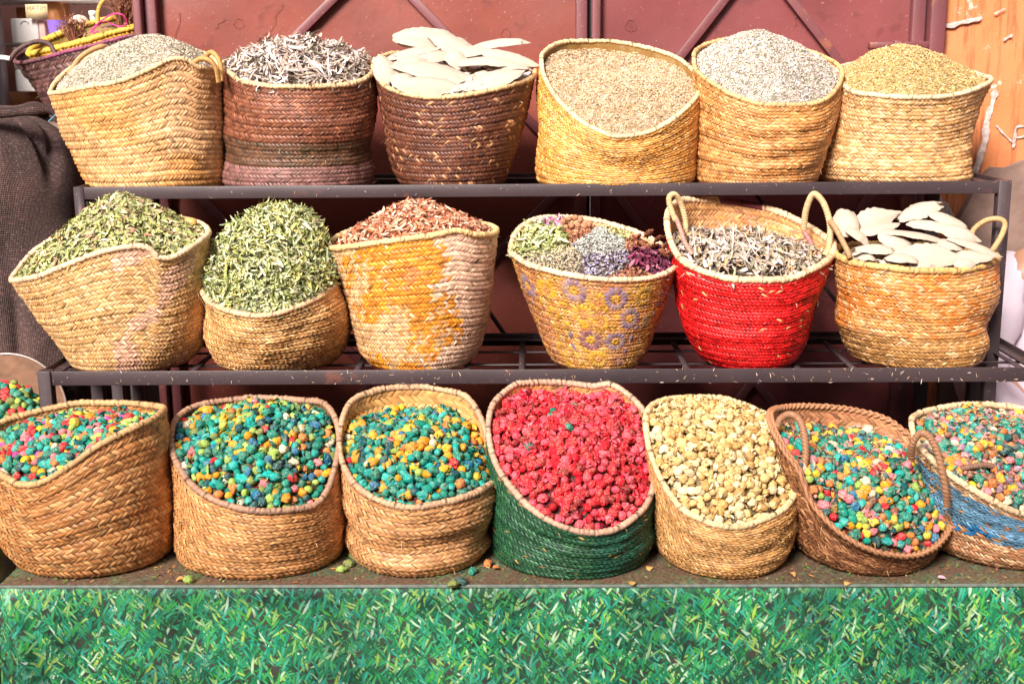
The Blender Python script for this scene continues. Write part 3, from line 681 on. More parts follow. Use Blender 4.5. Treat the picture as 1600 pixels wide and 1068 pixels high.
def c_m5(s, th, rg, n):
    r = rg.random(n)[:, None]; c = np.where(r < .5, (.62, .012, .012), (.50, .008, .01))
    k = (rg.random(n) < (.012+.10*np.clip(tex(s, th, 51, 1.4)-.2, 0, 1)))[:, None]
    return np.where(k, (.66, .36, .16), c)
def rf5(d, c):
    k = (d > 262) & (d < 292); c[k] = np.array((.20, .035, .05)); return c
b = Bk([(1042, 345), (1045, 368), (1052, 388), (1063, 404), (1085, 419), (1111, 429), (1165, 438), (1219, 438), (1266, 423), (1288, 411), (1300, 399), (1303, 384)], [(1293, 374), (1256, 350), (1201, 327), (1165, 320), (1111, 313), (1067, 313), (1048, 326)],
       YM+.01, .14, (1100, 1232), YMb, .12, ZS_MID, [(.12, 14, 10), (.4, 20, 6), (.7, 10, 6), (.9, 4, 4)], seed=25)
make_basket('M5', 'bright red basket with two looped handles and grey curled leaves', GM, b, c_m5, N=14, rimcol=(.72, .50, .30), rimr=.0072, inner=True, incol=straw((.58, .32, .11), (.62, .38, .16), (.55, .30, .15)), rimfn=rf5)
HC = (.60, .42, .22)
handle('M5', [(1056, 345, 2.50), (1047, 322, 2.51), (1046, 308, 2.52), (1054, 304, 2.53), (1064, 318, 2.54), (1071, 345, 2.54), (1071, 372, 2.53)], .0062, HC, 34)
handle('M5', [(1055, 338, 2.505), (1062, 355, 2.49), (1070, 378, 2.475), (1082, 398, 2.46)], .0052, (.45, .24, .19), 10)
handle('M5', [(1256, 356, 2.56), (1259, 330, 2.55), (1267, 308, 2.54), (1275, 304, 2.53), (1288, 320, 2.52), (1297, 352, 2.51), (1295, 385, 2.50), (1288, 400, 2.49)], .0068, HC, 44)
handle('M5', [(1256, 362, 2.56), (1266, 378, 2.54), (1274, 398, 2.52), (1277, 410, 2.51)], .0058, (.36, .16, .15), 12)
def c_m6(s, th, rg, n):
    t = tex(s, th, 61)+.5*rg.normal(size=n); c = np.where((t > .0)[:, None], (.60, .22, .045), (.56, .31, .11)); c = np.where((s < .32)[:, None], (.40, .23, .075), c)
    return np.where((rg.random(n) < .15)[:, None], (.66, .46, .24), c)
b = Bk([(1303, 392), (1312, 402), (1335, 411), (1382, 418), (1437, 424), (1491, 424), (1527, 418), (1548, 412), (1558, 404)], [(1540, 394), (1480, 386), (1400, 382), (1330, 384)],
       YM+.015, .13, (1338, 1526), YMb, .12, ZS_MID, [(.1, 12, 8), (.25, 14, 8), (.33, 16, 0), (.6, 10, 14), (.85, 6, 6)], seed=26)
make_basket('M6', 'orange-brown round basket piled with white cuttlebones on the middle shelf', GM, b, c_m6, N=14, rimcol=(.60, .38, .14), rimr=.0072)
handle('M6', [(1297, 346, 2.50), (1305, 356, 2.47), (1316, 376, 2.45), (1326, 396, 2.43), (1328, 404, 2.425)], .0058, (.45, .25, .12), 26)
handle('M6', [(1516, 374, 2.58), (1522, 358, 2.59), (1540, 345, 2.58), (1560, 342, 2.56), (1570, 350, 2.55), (1564, 370, 2.54), (1550, 392, 2.53)], .0060, (.55, .34, .16), 40)

# ---- bottom row
YB, YBb = 2.175, 2.205
BR1, BR2, BR3 = (.47, .25, .09), (.40, .20, .07), (.55, .32, .13)
b = Bk([(-30, 712), (-12, 735), (0, 741), (34, 758), (55, 757), (101, 734), (152, 698), (202, 672), (243, 653), (256, 640)], [(235, 634), (180, 630), (130, 630), (84, 637), (40, 648), (0, 662), (-24, 686)],
       YB, .135, (42, 262), YBb-.005, .12, Z_TAB+.001, [(.08, 14, 10), (.2, 24, 12), (.5, 20, 10), (.8, 8, 6)], seed=31)
make_basket('B1', 'large brown basket of mixed bright rosebuds at the left end of the table', GB, b, straw((.44, .23, .085), (.38, .185, .06), (.50, .30, .12)), N=12, rimcol=(.50, .31, .14), inner=True, rimr=.0062, pitch=.0095)
b = Bk([(268, 684), (270, 706), (280, 730), (295, 753), (316, 771), (354, 789), (405, 799), (456, 796), (496, 786), (512, 765), (524, 728), (530, 690)], [(522, 650), (499, 628), (472, 626), (400, 622), (337, 628), (300, 637), (276, 656)],
       YB, .135, (288, 532), YBb-.005, .125, Z_TAB+.001, [(.06, 8, 4), (.2, 8, 6), (.5, 4, 6), (.8, 2, 2)], seed=32)
make_basket('B2', 'tan basket heaped with mostly teal rosebuds, second from the left on the table', GB, b, straw(BR3, (.52, .29, .11), BR1), N=11, rimcol=(.36, .22, .14), rimr=.0062, pitch=.0095)
b = Bk([(530, 660), (530, 690), (535, 722), (551, 753), (590, 781), (635, 793), (686, 787), (736, 773), (762, 760), (775, 744)], [(764, 695), (752, 655), (736, 628), (686, 609), (635, 605), (584, 612), (545, 633)],
       YB, .135, (560, 752), YBb, .12, Z_TAB+.001, [(.06, 12, 6), (.2, 16, 14), (.38, 6, 0), (.6, 6, 8), (.85, 2, 4)], seed=33, wr=.005)
make_basket('B3', 'pinched tan basket of teal and yellow rosebuds with its inner back wall showing', GB, b, straw((.56, .34, .16), (.52, .29, .12), BR3), N=9, rimcol=(.50, .32, .19), inner=True, incol=straw((.58, .36, .13), (.54, .31, .11)), rimr=.006, pitch=.0105)
def c_b4(s, th, rg, n):
    r = rg.random(n)[:, None]; c = np.where(r < .5, (.025, .12, .05), (.018, .09, .045)); c = np.where((np.degrees(th) > 105)[:, None], (.018, .11, .065), c)
    return np.where(rg.random(n)[:, None] < .02, (.30, .24, .1), c)
b = Bk([(763, 668), (768, 705), (778, 732), (797, 760), (831, 796), (871, 820), (915, 832), (956, 829), (989, 810), (1012, 785), (1023, 750), (1027, 712)], [(1018, 668), (1002, 638), (981, 617), (952, 601), (925, 604), (898, 600), (854, 598), (814, 599), (785, 616), (768, 638)],
       YB, .14, (775, 1012), YBb, .13, Z_TAB+.001, [(.08, 6, 0), (.3, 6, 6), (.6, 2, 4)], seed=34)
make_basket('B4', 'dark green basket brimming with crimson rosebuds', GB, b, c_b4, N=12, rimcol=(.48, .32, .22), inner=True, incol=straw((.52, .28, .1), (.48, .27, .12)), rimr=.006, bandamp=.0022)
b = Bk([(1009, 660), (1012, 690), (1022, 725), (1040, 762), (1062, 792), (1096, 812), (1147, 824), (1193, 812), (1228, 792), (1246, 762), (1252, 730)], [(1245, 692), (1226, 664), (1180, 640), (1120, 622), (1046, 624), (1019, 634)],
       YB, .135, (1035, 1218), YBb-.005, .125, Z_TAB+.001, [(.08, 10, 6), (.3, 10, 14), (.6, 6, 10), (.85, 2, 3)], seed=35)
make_basket('B5', 'tan basket full of cream-white rosebuds', GB, b, straw((.54, .33, .12), (.50, .29, .10), (.58, .38, .16)), N=12, rimcol=(.66, .50, .27), rimr=.006)
def c_b6(s, th, rg, n):
    r = rg.random(n)[:, None]; return np.where(r < .3, (.40, .22, .10), np.where(r < .7, (.24, .115, .05), (.17, .08, .038)))
b = Bk([(1203, 650), (1213, 680), (1232, 712), (1252, 742), (1263, 774), (1290, 812), (1329, 844), (1387, 866), (1426, 868), (1464, 852), (1484, 826), (1491, 797)], [(1484, 762), (1462, 722), (1430, 688), (1387, 656), (1329, 640), (1271, 635), (1225, 637)],
       YB+.005, .14, (1255, 1440), YBb+.005, .12, Z_TAB+.001, [(.1, 12, 8), (.3, 12, 2), (.6, 6, -2)], seed=36)
make_basket('B6', 'dark brown tipped basket with braided rim, two handles and multicoloured rosebuds', GB, b, c_b6, N=11, rimcol=(.36, .18, .09), inner=True, incol=straw((.45, .24, .12), (.40, .20, .1)), braid=True, pitch=.0095)
HB = (.34, .17, .09)
handle('B6', [(1214, 668, 2.15), (1220, 654, 2.15), (1234, 647, 2.14), (1248, 655, 2.13), (1256, 675, 2.12), (1259, 705, 2.11), (1256, 735, 2.10)], .0068, HB, 24)
handle('B6', [(1424, 716, 2.13), (1425, 696, 2.11), (1436, 678, 2.10), (1450, 680, 2.09), (1463, 702, 2.085), (1472, 735, 2.08), (1478, 768, 2.08), (1480, 790, 2.09)], .0066, HB, 26)
def c_b7(s, th, rg, n):
    r = rg.random(n); c = np.where(rg.random(n)[:, None] < .4, (.52, .36, .2), (.36, .19, .09))
    blue = ((s > .34) & (s < .88) & (r < .92-3.5*np.clip(np.abs(s-.64)-.15, 0, 1)))
    c = np.where(blue[:, None], np.where((tex(s, th, 71) > -.1)[:, None], (.015, .17, .42), (.12, .30, .46)), c)
    return np.where(((s > .86) & (r < .6))[:, None], (.58, .46, .28), c)
b = Bk([(1424, 660), (1432, 690), (1450, 712), (1476, 736), (1503, 755), (1542, 778), (1600, 803), (1650, 804), (1690, 780), (1705, 745)], [(1695, 700), (1660, 662), (1600, 640), (1520, 632), (1460, 640), (1434, 648)],
       YB+.03, .14, (1470, 1672), YBb+.03, .12, Z_TAB+.001, [(.08, 22, 8), (.25, 18, 10), (.6, 4, 6)], seed=37)
make_basket('B7', 'brown basket with a faded blue band at the right end of the table', GB, b, c_b7, N=12, rimcol=(.62, .47, .28), rimr=.0062)
handle('B7', [(1484, 742, 2.12), (1496, 735, 2.11), (1515, 729, 2.10), (1538, 726, 2.105), (1552, 728, 2.11)], .0055, (.22, .12, .08), 20)

# embroidery on M4
def emb_frame(s0, th0):
    e = .002; P = B4.S(s0, th0); dS = (B4.S(s0+e, th0)-P)/e; dT = (B4.S(s0, th0+e)-P)/e
    return 1/np.linalg.norm(dS), 1/np.linalg.norm(dT)
def petals(g, px, py, plist, col, h=.0026):
    """plist: (angle, r0, r1, width) in px around (px,py)"""
    s0, th0 = B4.find(px, py); ks, kt = emb_frame(np.float64(s0), np.float64(th0)); mp_ = mpp(2.4)
    for (a, r0_, r1_, wd) in plist:
        u = np.linspace(0, 1, 5)[:, None]; v = np.linspace(-1, 1, 3)[None]
        rr = lerp(r0_, r1_, u); ww = wd*.5*np.sin(np.pi*(u*.8+.12))*v
        dx = (rr*math.cos(a)-ww*math.sin(a))*mp_; dy = (rr*math.sin(a)+ww*math.cos(a))*mp_
        ss = np.clip(s0+dy*ks, .01, .99); tt = th0+dx*kt
        P, Nn = B4.SN(ss, tt); V = P+Nn*(.0016+h*(1-v**2)*np.sin(np.pi*(u*.9+.05)))[..., None]
        c = np.array(col)*random.uniform(.7, 1.25); c = c+(np.array((.50, .33, .16))-c)*random.choice((0, .1, .25, .5))
        g.add(V.reshape(-1, 3), gridf(5, 3), c)
PUR, YEL, ORG, BRN = (.23, .16, .25), (.62, .33, .02), (.58, .22, .05), (.25, .08, .04)
for (px, py, r_, c) in [(826, 446, 19, PUR), (897, 454, 20, PUR), (962, 467, 20, PUR), (983, 498, 18, PUR), (923, 531, 19, (.24, .10, .14)), (961, 533, 18, PUR), (1034, 465, 16, PUR),
                        (855, 452, 18, YEL), (932, 470, 17, YEL), (1006, 462, 17, (.5, .28, .04)), (911, 492, 19, YEL), (940, 503, 13, YEL), (936, 561, 15, YEL), (1010, 500, 12, (.5, .28, .04)), (880, 545, 13, YEL)]:
    g = Geo(); n = 16; r_ *= 1.08; petals(g, px, py, [(2*math.pi*i/n, r_*.38, r_, r_*.36) for i in range(n)], c)
    petals(g, px, py, [(2*math.pi*i/8, r_*.05, r_*.34, r_*.2) for i in range(8)], YEL if c != YEL else ORG)
    petals(g, px, py, [(2*math.pi*(i+.5)/n, r_*.40, r_*1.02, r_*.08) for i in range(n)], BRN, .0012)
    o = g.build('embroidered_daisy', M_LEAF, ob4); o['label'] = 'purple embroidered daisy' if c != YEL and c[2] > .1 else 'yellow embroidered daisy'
for (px, py, a, c) in [(846, 470, 1.4, YEL), (878, 474, 0, YEL), (863, 483, 1.5, YEL), (873, 493, 1.2, YEL), (886, 503, -.6, YEL), (884, 485, 0, YEL), (888, 566, -.7, YEL), (905, 557, .9, YEL),
                       (892, 522, 1.3, PUR), (897, 541, -1, PUR), (833, 470, -.3, PUR), (820, 460, -1, PUR), (986, 527, 1.5, PUR), (976, 547, 1, PUR), (993, 511, .8, PUR), (1008, 497, 1.3, PUR), (967, 565, -1.2, PUR), (1038, 446, .6, PUR), (1018, 490, .8, PUR), (1005, 505, 1.2, PUR), (915, 508, .3, YEL), (948, 482, 1.1, YEL), (840, 500, .4, YEL)]:
    g = Geo(); petals(g, px, py, [(a, -7, 8, 7)], c, .003); o = g.build('embroidered_leaf', M_LEAF, ob4)
g = Geo()
for q in range(34):
    px, py = 838+14*(q % 3)+3.2*(q//3), 478+8*(q//3)+3*(q % 3)
    if px > 905: continue
    petals(g, px, py, [(math.pi/2*i, 2.8, 5.2, 6) for i in range(4)], BRN if q % 2 else ORG, .0012)
o = g.build('stitched_lattice', M_LEAF, ob4); o['kind'] = 'stuff'

# ------------------------------------------------------------------ contents
class Heap:
    def __init__(s, key, peak, p=1.6, df=.03, db=.03, inset=.05, rough=.004, dY=0., seed=0, p2=None):
        s.b = BASKETS[key][1]; s.pk = at(peak[0], peak[1], s.b.Yc+dY); s.p = p; s.df, s.db, s.inset = df, db, inset; s.rough = rough; s.seed = seed
        # centre of the rim in plan, so that lopsided peaks still fill the basket
    def P(s, r, th):
        sd_ = np.sin(th); se = 1-(s.df*(1+sd_)/2+s.db*(1-sd_)/2)
        E = s.b.S(se, th); c = E.mean(axis=tuple(range(E.ndim-1)))
        E = E+(s.pk-E)*np.array([1, 1, 0])*s.inset
        r = np.asarray(r)[..., None]*np.ones_like(E[..., :1])
        xy = s.pk[:2]+(E[..., :2]-s.pk[:2])*r
        k = 1-r[..., 0]**s.p; z = E[..., 2]*(1-k)+s.pk[2]*k
        z = z+s.rough*snoise(xy[..., 0]*70, xy[..., 1]*70, 0, s.seed+3)
        return np.concatenate([xy, z[..., None]], -1)
    def PN(s, r, th):
        P = s.P(r, th); a = s.P(np.clip(r+.02, 0, 1.02), th)-P; b_ = s.P(r, th+.03)-P
        n = np.cross(a, b_); n /= np.linalg.norm(n, axis=-1)[..., None]+1e-12
        n = n*np.where(n[..., 2] < 0, -1, 1)[..., None]
        return P, n
    def skin(s, g, cols, rg, drop=.003, k=.5):
        A, B = np.meshgrid(np.linspace(0.001, .985, 40), np.linspace(0, 2*np.pi, 121)[:-1], indexing='ij')
        V = s.P(A, B); V[..., 2] -= drop; V = V+rg.normal(0, .0007, V.shape)
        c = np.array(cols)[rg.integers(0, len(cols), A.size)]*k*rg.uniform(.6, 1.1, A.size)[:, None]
        V = V.transpose(1, 0, 2); g.add(V.reshape(-1, 3), gridf(120, 40, True), c)
    def sample(s, n, rg):
        return s.PN(np.sqrt(rg.random(n))*1.0, rg.random(n)*2*np.pi)

def rot_frames(N, rg, tilt):
    n = len(N); a = rg.normal(size=(n, 3)); t = a-N*(a*N).sum(1)[:, None]; t /= np.linalg.norm(t, axis=1)[:, None]
    m_ = N+rg.normal(0, tilt, (n, 3)); m_ -= t*(m_*t).sum(1)[:, None]; m_ /= np.linalg.norm(m_, axis=1)[:, None]
    # pitch the long axis too
    q = rg.normal(0, tilt*.7, n)[:, None]; t2 = t+m_*q; t2 /= np.linalg.norm(t2, axis=1)[:, None]
    m_ = m_-t2*(m_*t2).sum(1)[:, None]; m_ /= np.linalg.norm(m_, axis=1)[:, None]
    return t2, m_, np.cross(m_, t2)
def leaves(g, P, N, rg, L, W, curl, cols, tilt=.5, lift=.006, K=5, fold=.35, wts=None, jit=.15, two=True):
    n = len(P); T, Z, X_ = rot_frames(N, rg, tilt)
    L = rg.uniform(*L, n); W = rg.uniform(*W, n); k = rg.normal(0, curl, n); k = np.where(np.abs(k) < .15, .15, k)
    u = np.linspace(0, 1, K)[None, :, None]; v = np.linspace(-1, 1, 3)[None, None, :]
    ph = k[:, None, None]*(u-.5); R_ = (L/k)[:, None, None]
    xl = R_*np.sin(ph); zl = R_*(1-np.cos(ph))
    wd = W[:, None, None]*.5*np.sin(np.pi*(u*.9+.05))**.7*v
    fz = np.abs(v)*W[:, None, None]*.5*fold*rg.normal(.6, .8, n)[:, None, None]*np.sin(np.pi*(u*.9+.05))
    tw = rg.normal(0, .9, n)[:, None, None]*(u-.5)
    wy, wz = wd*np.cos(tw), wd*np.sin(tw)+fz
    off = rg.uniform(-.3, 1, n)[:, None, None]*lift
    V = P[:, None, None]+T[:, None, None]*(xl+0*wd)[..., None]+X_[:, None, None]*wy[..., None]+Z[:, None, None]*(zl+wz+off)[..., None]
    cols = np.array(cols); c = cols[rg.choice(len(cols), n, p=wts)]*(1+rg.normal(0, jit, n))[:, None]
    c = np.repeat(c[:, None], K*3, 1); c = c*(1-.15*(np.abs(v)+0*u)).reshape(1, -1, 1)
    f = gridf(K, 3); g.add(V.reshape(-1, 3), (f[None]+np.arange(n)[:, None, None]*(K*3)).reshape(-1, 4), c.reshape(-1, 3))
def grains(g, P, N, rg, L, W, cols, tilt=.7, lift=.003, wts=None, jit=.2):
    n = len(P); T, Z, X_ = rot_frames(N, rg, tilt); L = rg.uniform(*L, n)[:, None]; W = rg.uniform(*W, n)[:, None]
    C = P+N*rg.uniform(-.3, 1, n)[:, None]*lift
    V = np.stack([C-T*L*.5, C+X_*W*.5+Z*W*.3, C+T*L*.5, C-X_*W*.5+Z*W*.3, C+Z*W*.9], 1)
    cols = np.array(cols); c = cols[rg.choice(len(cols), n, p=wts)]*(1+rg.normal(0, jit, n))[:, None]
    f = np.array([[0, 1, 4], [1, 2, 4], [2, 3, 4], [3, 0, 4]]); g.add(V.reshape(-1, 3), (f[None]+np.arange(n)[:, None, None]*5).reshape(-1, 3), np.repeat(c, 5, 0))
def sticks(g, P, N, rg, L, W, cols, tilt=.9, bend=.15, lift=.004):
    leaves(g, P, N, rg, L, W, bend*6, cols, tilt, lift, 4, 1.2)
def stuff(g, name, mat, label, cat, smooth=True):
    o = g.build(name, mat, None, smooth); tag(o, label, cat, kind='stuff'); return o

GH = [(.62, .55, .45), (.44, .41, .30), (.70, .60, .52), (.30, .27, .17), (.54, .42, .33), (.80, .72, .62)]
# T1, T4, T5, T6 : fine herbs
for key, peak, p, dY, df, db, cols, lab in (
    ('T1', (238, 58), 2.0, .02, .02, .02, [(.64, .58, .46), (.44, .41, .28), (.76, .69, .58), (.22, .22, .14), (.60, .45, .36)], 'fine grey-green crushed herb in the leftmost basket of the top shelf'),
    ('T4', (975, 118), 2.2, .0, .05, .06, [(.70, .50, .30), (.58, .38, .20), (.80, .64, .44), (.42, .29, .15), (.76, .54, .42)], 'sandy brown ground herb filling the golden tipped basket'),
    ('T5', (1180, 50), 1.7, .0, .03, .04, [(.74, .67, .60), (.52, .48, .36), (.84, .78, .72), (.30, .28, .17), (.64, .50, .46)], 'silvery white dried herb heaped in the orange-tan basket'),
    ('T6', (1408, 70), 1.55, .0, .03, .03, [(.70, .50, .22), (.56, .38, .13), (.80, .62, .36), (.36, .27, .08), (.60, .36, .16)], 'yellow-brown dried herb heaped in the rightmost top basket')):
    rg = np.random.default_rng(hash(key) % 1000 if False else sum(map(ord, key))); h = Heap(key, peak, p, df, db, .04, .0025, dY, seed=len(lab))
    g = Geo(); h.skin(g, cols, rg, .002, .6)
    P, N = h.sample(15000, rg); grains(g, P, N, rg, (.003, .0085), (.0009, .0022), cols, .6, .003)
    P, N = h.sample(260, rg); grains(g, P, N, rg, (.009, .02), (.0007, .0016), cols, .5, .006)
    stuff(g, 'dried_herb', M_GRAIN, lab, 'herb', False)
# T2 sage leaves
SAGE = [(.62, .52, .47), (.76, .66, .62), (.48, .38, .32), (.84, .75, .72), (.56, .40, .30), (.32, .28, .20)]
rg = np.random.default_rng(2); h = Heap('T2', (470, 72), 2.9, .03, .03, .03, .008, .0, seed=4)
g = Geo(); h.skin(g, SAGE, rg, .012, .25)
P, N = h.sample(2500, rg); leaves(g, P, N, rg, (.012, .040), (.0018, .0055), 2.2, SAGE, .9, .014, K=6, fold=.9)
P, N = h.sample(150, rg); leaves(g, P, N, rg, (.04, .062), (.004, .010), 1.2, SAGE, .55, .018, fold=.6)
k = 90; th = rg.uniform(np.pi*1.05, np.pi*1.95, k); P, N = h.PN(rg.uniform(.0, .6, k), th); leaves(g, P, N, rg, (.03, .055), (.004, .008), .8, SAGE, 1.4, .02)
stuff(g, 'dried_leaves', M_LEAF, 'silvery grey sage leaves heaped in the brown basket of the top shelf', 'leaves')
# M1 green flat leaves
GR1 = [(.44, .46, .17), (.32, .36, .11), (.58, .58, .30), (.24, .27, .11), (.56, .40, .23), (.54, .52, .18), (.72, .68, .46), (.5, .2, .15)]
rg = np.random.default_rng(3); h = Heap('M1', (184, 304), 1.25, .03, .03, .03, .004, .02, seed=5)
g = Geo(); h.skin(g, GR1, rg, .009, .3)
P, N = h.sample(3700, rg); leaves(g, P, N, rg, (.009, .024), (.003, .0075), 1.0, GR1, .5, .008, fold=.4, wts=[.2, .2, .15, .12, .1, .12, .08, .03])
P, N = h.sample(900, rg); leaves(g, P, N, rg, (.012, .03), (.0012, .003), .9, [(.5, .38, .28), (.4, .3, .18), (.45, .42, .2)], .7, .008)
stuff(g, 'dried_leaves', M_LEAF, 'olive-green dried tea leaves heaped high in the leftmost middle basket', 'leaves')
# M2 curly verbena
GR2 = [(.50, .54, .22), (.68, .70, .42), (.40, .44, .14), (.24, .28, .09), (.70, .68, .44), (.56, .50, .17), (.50, .58, .34)]
rg = np.random.default_rng(4); h = Heap('M2', (448, 332), 2.7, .03, .02, -.02, .006, .02, seed=6)
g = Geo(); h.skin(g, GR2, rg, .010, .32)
P, N = h.PN(rg.uniform(.80, .985, 2000), rg.uniform(-.2, np.pi+.2, 2000)); leaves(g, P-N*.006, N, rg, (.012, .026), (.003, .006), 3.0, GR2, .6, .008, K=6, fold=.8)
P, N = h.PN(np.sqrt(rg.random(4400))*.945, rg.random(4400)*2*np.pi); leaves(g, P, N, rg, (.015, .036), (.0026, .0056), 3.6, GR2, .9, .018, K=8, fold=.9)
P, N = h.PN(np.sqrt(rg.random(160))*.85, rg.random(160)*2*np.pi); leaves(g, P, N, rg, (.028, .045), (.004, .008), 2.4, GR2, .6, .018, K=7, fold=.8)
P, N = h.sample(160, rg); leaves(g, P, N, rg, (.03, .05), (.0008, .0016), 1.0, [(.5, .42, .25)], .8, .016)
stuff(g, 'dried_leaves', M_LEAF, 'curly pale green verbena leaves spilling over the low tan basket', 'leaves')
# M3 wood shavings
CH = [(.76, .34, .20), (.62, .22, .11), (.82, .54, .38), (.44, .12, .05), (.84, .62, .46), (.66, .24, .13)]
rg = np.random.default_rng(5); h = Heap('M3', (652, 316), 1.5, .03, .02, .03, .004, .01, seed=7)
g = Geo(); h.skin(g, CH, rg, .008, .3)
P, N = h.sample(2600, rg); leaves(g, P, N, rg, (.008, .026), (.0022, .006), .5, CH, .7, .008, fold=.3)
stuff(g, 'wood_shavings', M_LEAF, 'reddish bark shavings heaped in the orange-stained basket', 'wood shavings')
# M5 grey curled leaves
rg = np.random.default_rng(6); h = Heap('M5', (1170, 372), 2.2, .06, .26, .03, .006, .0, seed=8)
G5 = [(.50, .40, .33), (.62, .51, .44), (.38, .29, .21), (.70, .60, .54), (.52, .34, .18), (.32, .29, .20)]
g = Geo(); h.skin(g, G5, rg, .014, .2)
P, N = h.sample(1500, rg); leaves(g, P, N, rg, (.018, .042), (.003, .009), 2.0, G5, .6, .014, fold=.7)
P, N = h.PN(np.sqrt(rg.random(150))*.72, rg.random(150)*2*np.pi); leaves(g, P, N, rg, (.05, .085), (.0012, .0024), 1.3, [(.72, .60, .52), (.62, .52, .42)], .35, .022, K=8)
stuff(g, 'dried_leaves', M_LEAF, 'grey-brown curled leaves with pale stems inside the red basket', 'leaves')
# M4 assorted
rg = np.random.default_rng(8); h = Heap('M4', (940, 366), 1.9, .035, .05, .03, .004, .0, seed=9)
secs = {'green': (842, 372), 'pink': (862, 345), 'nuts': (897, 354), 'pale': (866, 408), 'lav': (950, 412), 'grey': (940, 380), 'yel': (978, 352), 'anise': (1012, 376), 'hib': (1018, 406), 'bits': (985, 436)}
names = list(secs); sp_ = np.array([secs[k] for k in names], float)
def pick(n, who):
    P, N = h.sample(n, rg); x, y, _ = proj(P); d = ((x[:, None]-sp_[:, 0])**2+((y[:, None]-sp_[:, 1])*1.6)**2)
    i = d.argmin(1); m_ = np.isin(i, [names.index(w_) for w_ in who]); return P[m_], N[m_]
g = Geo(); h.skin(g, [(.3, .2, .18)], rg, .008, .35)
P, N = pick(5000, ['lav']); leaves(g, P, N, rg, (.004, .010), (.003, .006), 1.8, [(.36, .32, .42), (.24, .20, .34), (.50, .46, .50), (.42, .38, .36)], .9, .007, K=4, fold=1)
stuff(g, 'lavender_flowers', M_LEAF, 'purple-grey lavender flowers in the front of the embroidered basket', 'herb')
g = Geo(); P, N = pick(9000, ['grey']); grains(g, P, N, rg, (.004, .012), (.001, .0022), [(.52, .54, .48), (.40, .43, .38), (.62, .62, .58)], .8, .006)
stuff(g, 'dried_herb', M_GRAIN, 'pale grey-green thyme in the middle of the embroidered basket', 'herb', False)
g = Geo(); P, N = pick(9000, ['pale']); grains(g, P, N, rg, (.003, .009), (.001, .0024), [(.50, .50, .28), (.62, .56, .40), (.40, .38, .2), (.6, .44, .34)], .7, .004)
stuff(g, 'dried_herb', M_GRAIN, 'fine straw-green herb at the front left of the embroidered basket', 'herb', False)
g = Geo(); P, N = pick(7500, ['green']); leaves(g, P, N, rg, (.015, .04), (.003, .007), 2.0, GR2, .7, .02, K=6, fold=.9)
stuff(g, 'dried_leaves', M_LEAF, 'curly green verbena leaves at the left of the embroidered basket', 'leaves')
g = Geo(); P, N = pick(7000, ['pink']); leaves(g, P+N*.008, N, rg, (.006, .014), (.004, .008), 1.6, [(.70, .30, .45), (.78, .50, .58), (.55, .15, .32), (.6, .55, .4)], .9, .012, K=4, fold=.8)
stuff(g, 'pink_petals', M_LEAF, 'pink dried petals at the back left of the embroidered basket', 'petals')
g = Geo(); P, N = pick(6500, ['yel']); leaves(g, P, N, rg, (.005, .009), (.004, .007), 2.4, [(.66, .58, .22), (.72, .66, .40), (.5, .48, .18)], .9, .008, K=4, fold=1)
stuff(g, 'chamomile_flowers', M_LEAF, 'pale yellow chamomile buds at the back of the embroidered basket', 'herb')
g = Geo(); P, N = pick(2800, ['hib']); leaves(g, P, N, rg, (.012, .028), (.004, .010), 1.8, [(.16, .03, .07), (.10, .02, .05), (.26, .04, .10), (.34, .12, .16)], .9, .012, K=5, fold=1)
stuff(g, 'hibiscus_petals', M_LEAF, 'dark purple hibiscus petals at the right of the embroidered basket', 'petals')
g = Geo(); P, N = pick(9000, ['bits', 'anise', 'nuts']); leaves(g, P, N, rg, (.006, .014), (.002, .004), .8, [(.40, .16, .08), (.5, .25, .14), (.3, .1, .06)], .9, .006, K=4)
stuff(g, 'spice_crumbs', M_LEAF, 'red-brown spice fragments along the front right of the embroidered basket', 'spice')
# star anise and nuts: separate things
def star_anise():
    g = Geo()
    for i in range(8):
        a = i*math.pi/4+random.uniform(-.1, .1); d = np.array([math.cos(a), math.sin(a), 0]); s_ = np.array([-math.sin(a), math.cos(a), 0]); L = random.uniform(.010, .014)
        u = np.linspace(0, 1, 5)
        V = np.array([[d*L*(.12+.88*t)+s_*q*.0032*math.sin(math.pi*min(1, t*.85+.12))+np.array([0, 0, 1])*(.004*abs(q)*math.sin(math.pi*(t*.8+.1))+.002*t*t) for q in (-1, 0, 1)] for t in u])
        g.add(V.reshape(-1, 3), gridf(5, 3), (.28, .10, .05)); g.add((V-np.array([0, 0, .002])).reshape(-1, 3), gridf(5, 3), (.22, .08, .04))
    return g.mesh('star_anise')
SA = [star_anise() for _ in range(3)]
for me in SA: me.materials.append(M_LEAF)
for i, (px, py) in enumerate([(996, 372), (1014, 366), (1030, 374), (1042, 384), (1003, 384), (1022, 386), (1036, 396), (990, 384), (1048, 398)]):
    t_ = (430-py)/90; o = bpy.data.objects.new('star_anise', SA[i % 3]); COL.objects.link(o); o.location = at(px, py, 2.40+.17*t_)
    o.rotation_euler = (random.uniform(.2, 1.1), random.uniform(-.4, .4), random.uniform(0, 6))
    tag(o, 'brown star anise pod among the hibiscus in the embroidered basket', 'star anise', 'star anise pods in the embroidered basket')
bm = bmesh.new(); bmesh.ops.create_icosphere(bm, subdivisions=2, radius=1); IV = np.array([v.co[:] for v in bm.verts]); IF = np.array([[v.index for v in f.verts] for f in bm.faces]); bm.free()
bm = bmesh.new(); bmesh.ops.create_icosphere(bm, subdivisions=3, radius=1); IV3 = np.array([v.co[:] for v in bm.verts]); IF3 = np.array([[v.index for v in f.verts] for f in bm.faces]); bm.free()
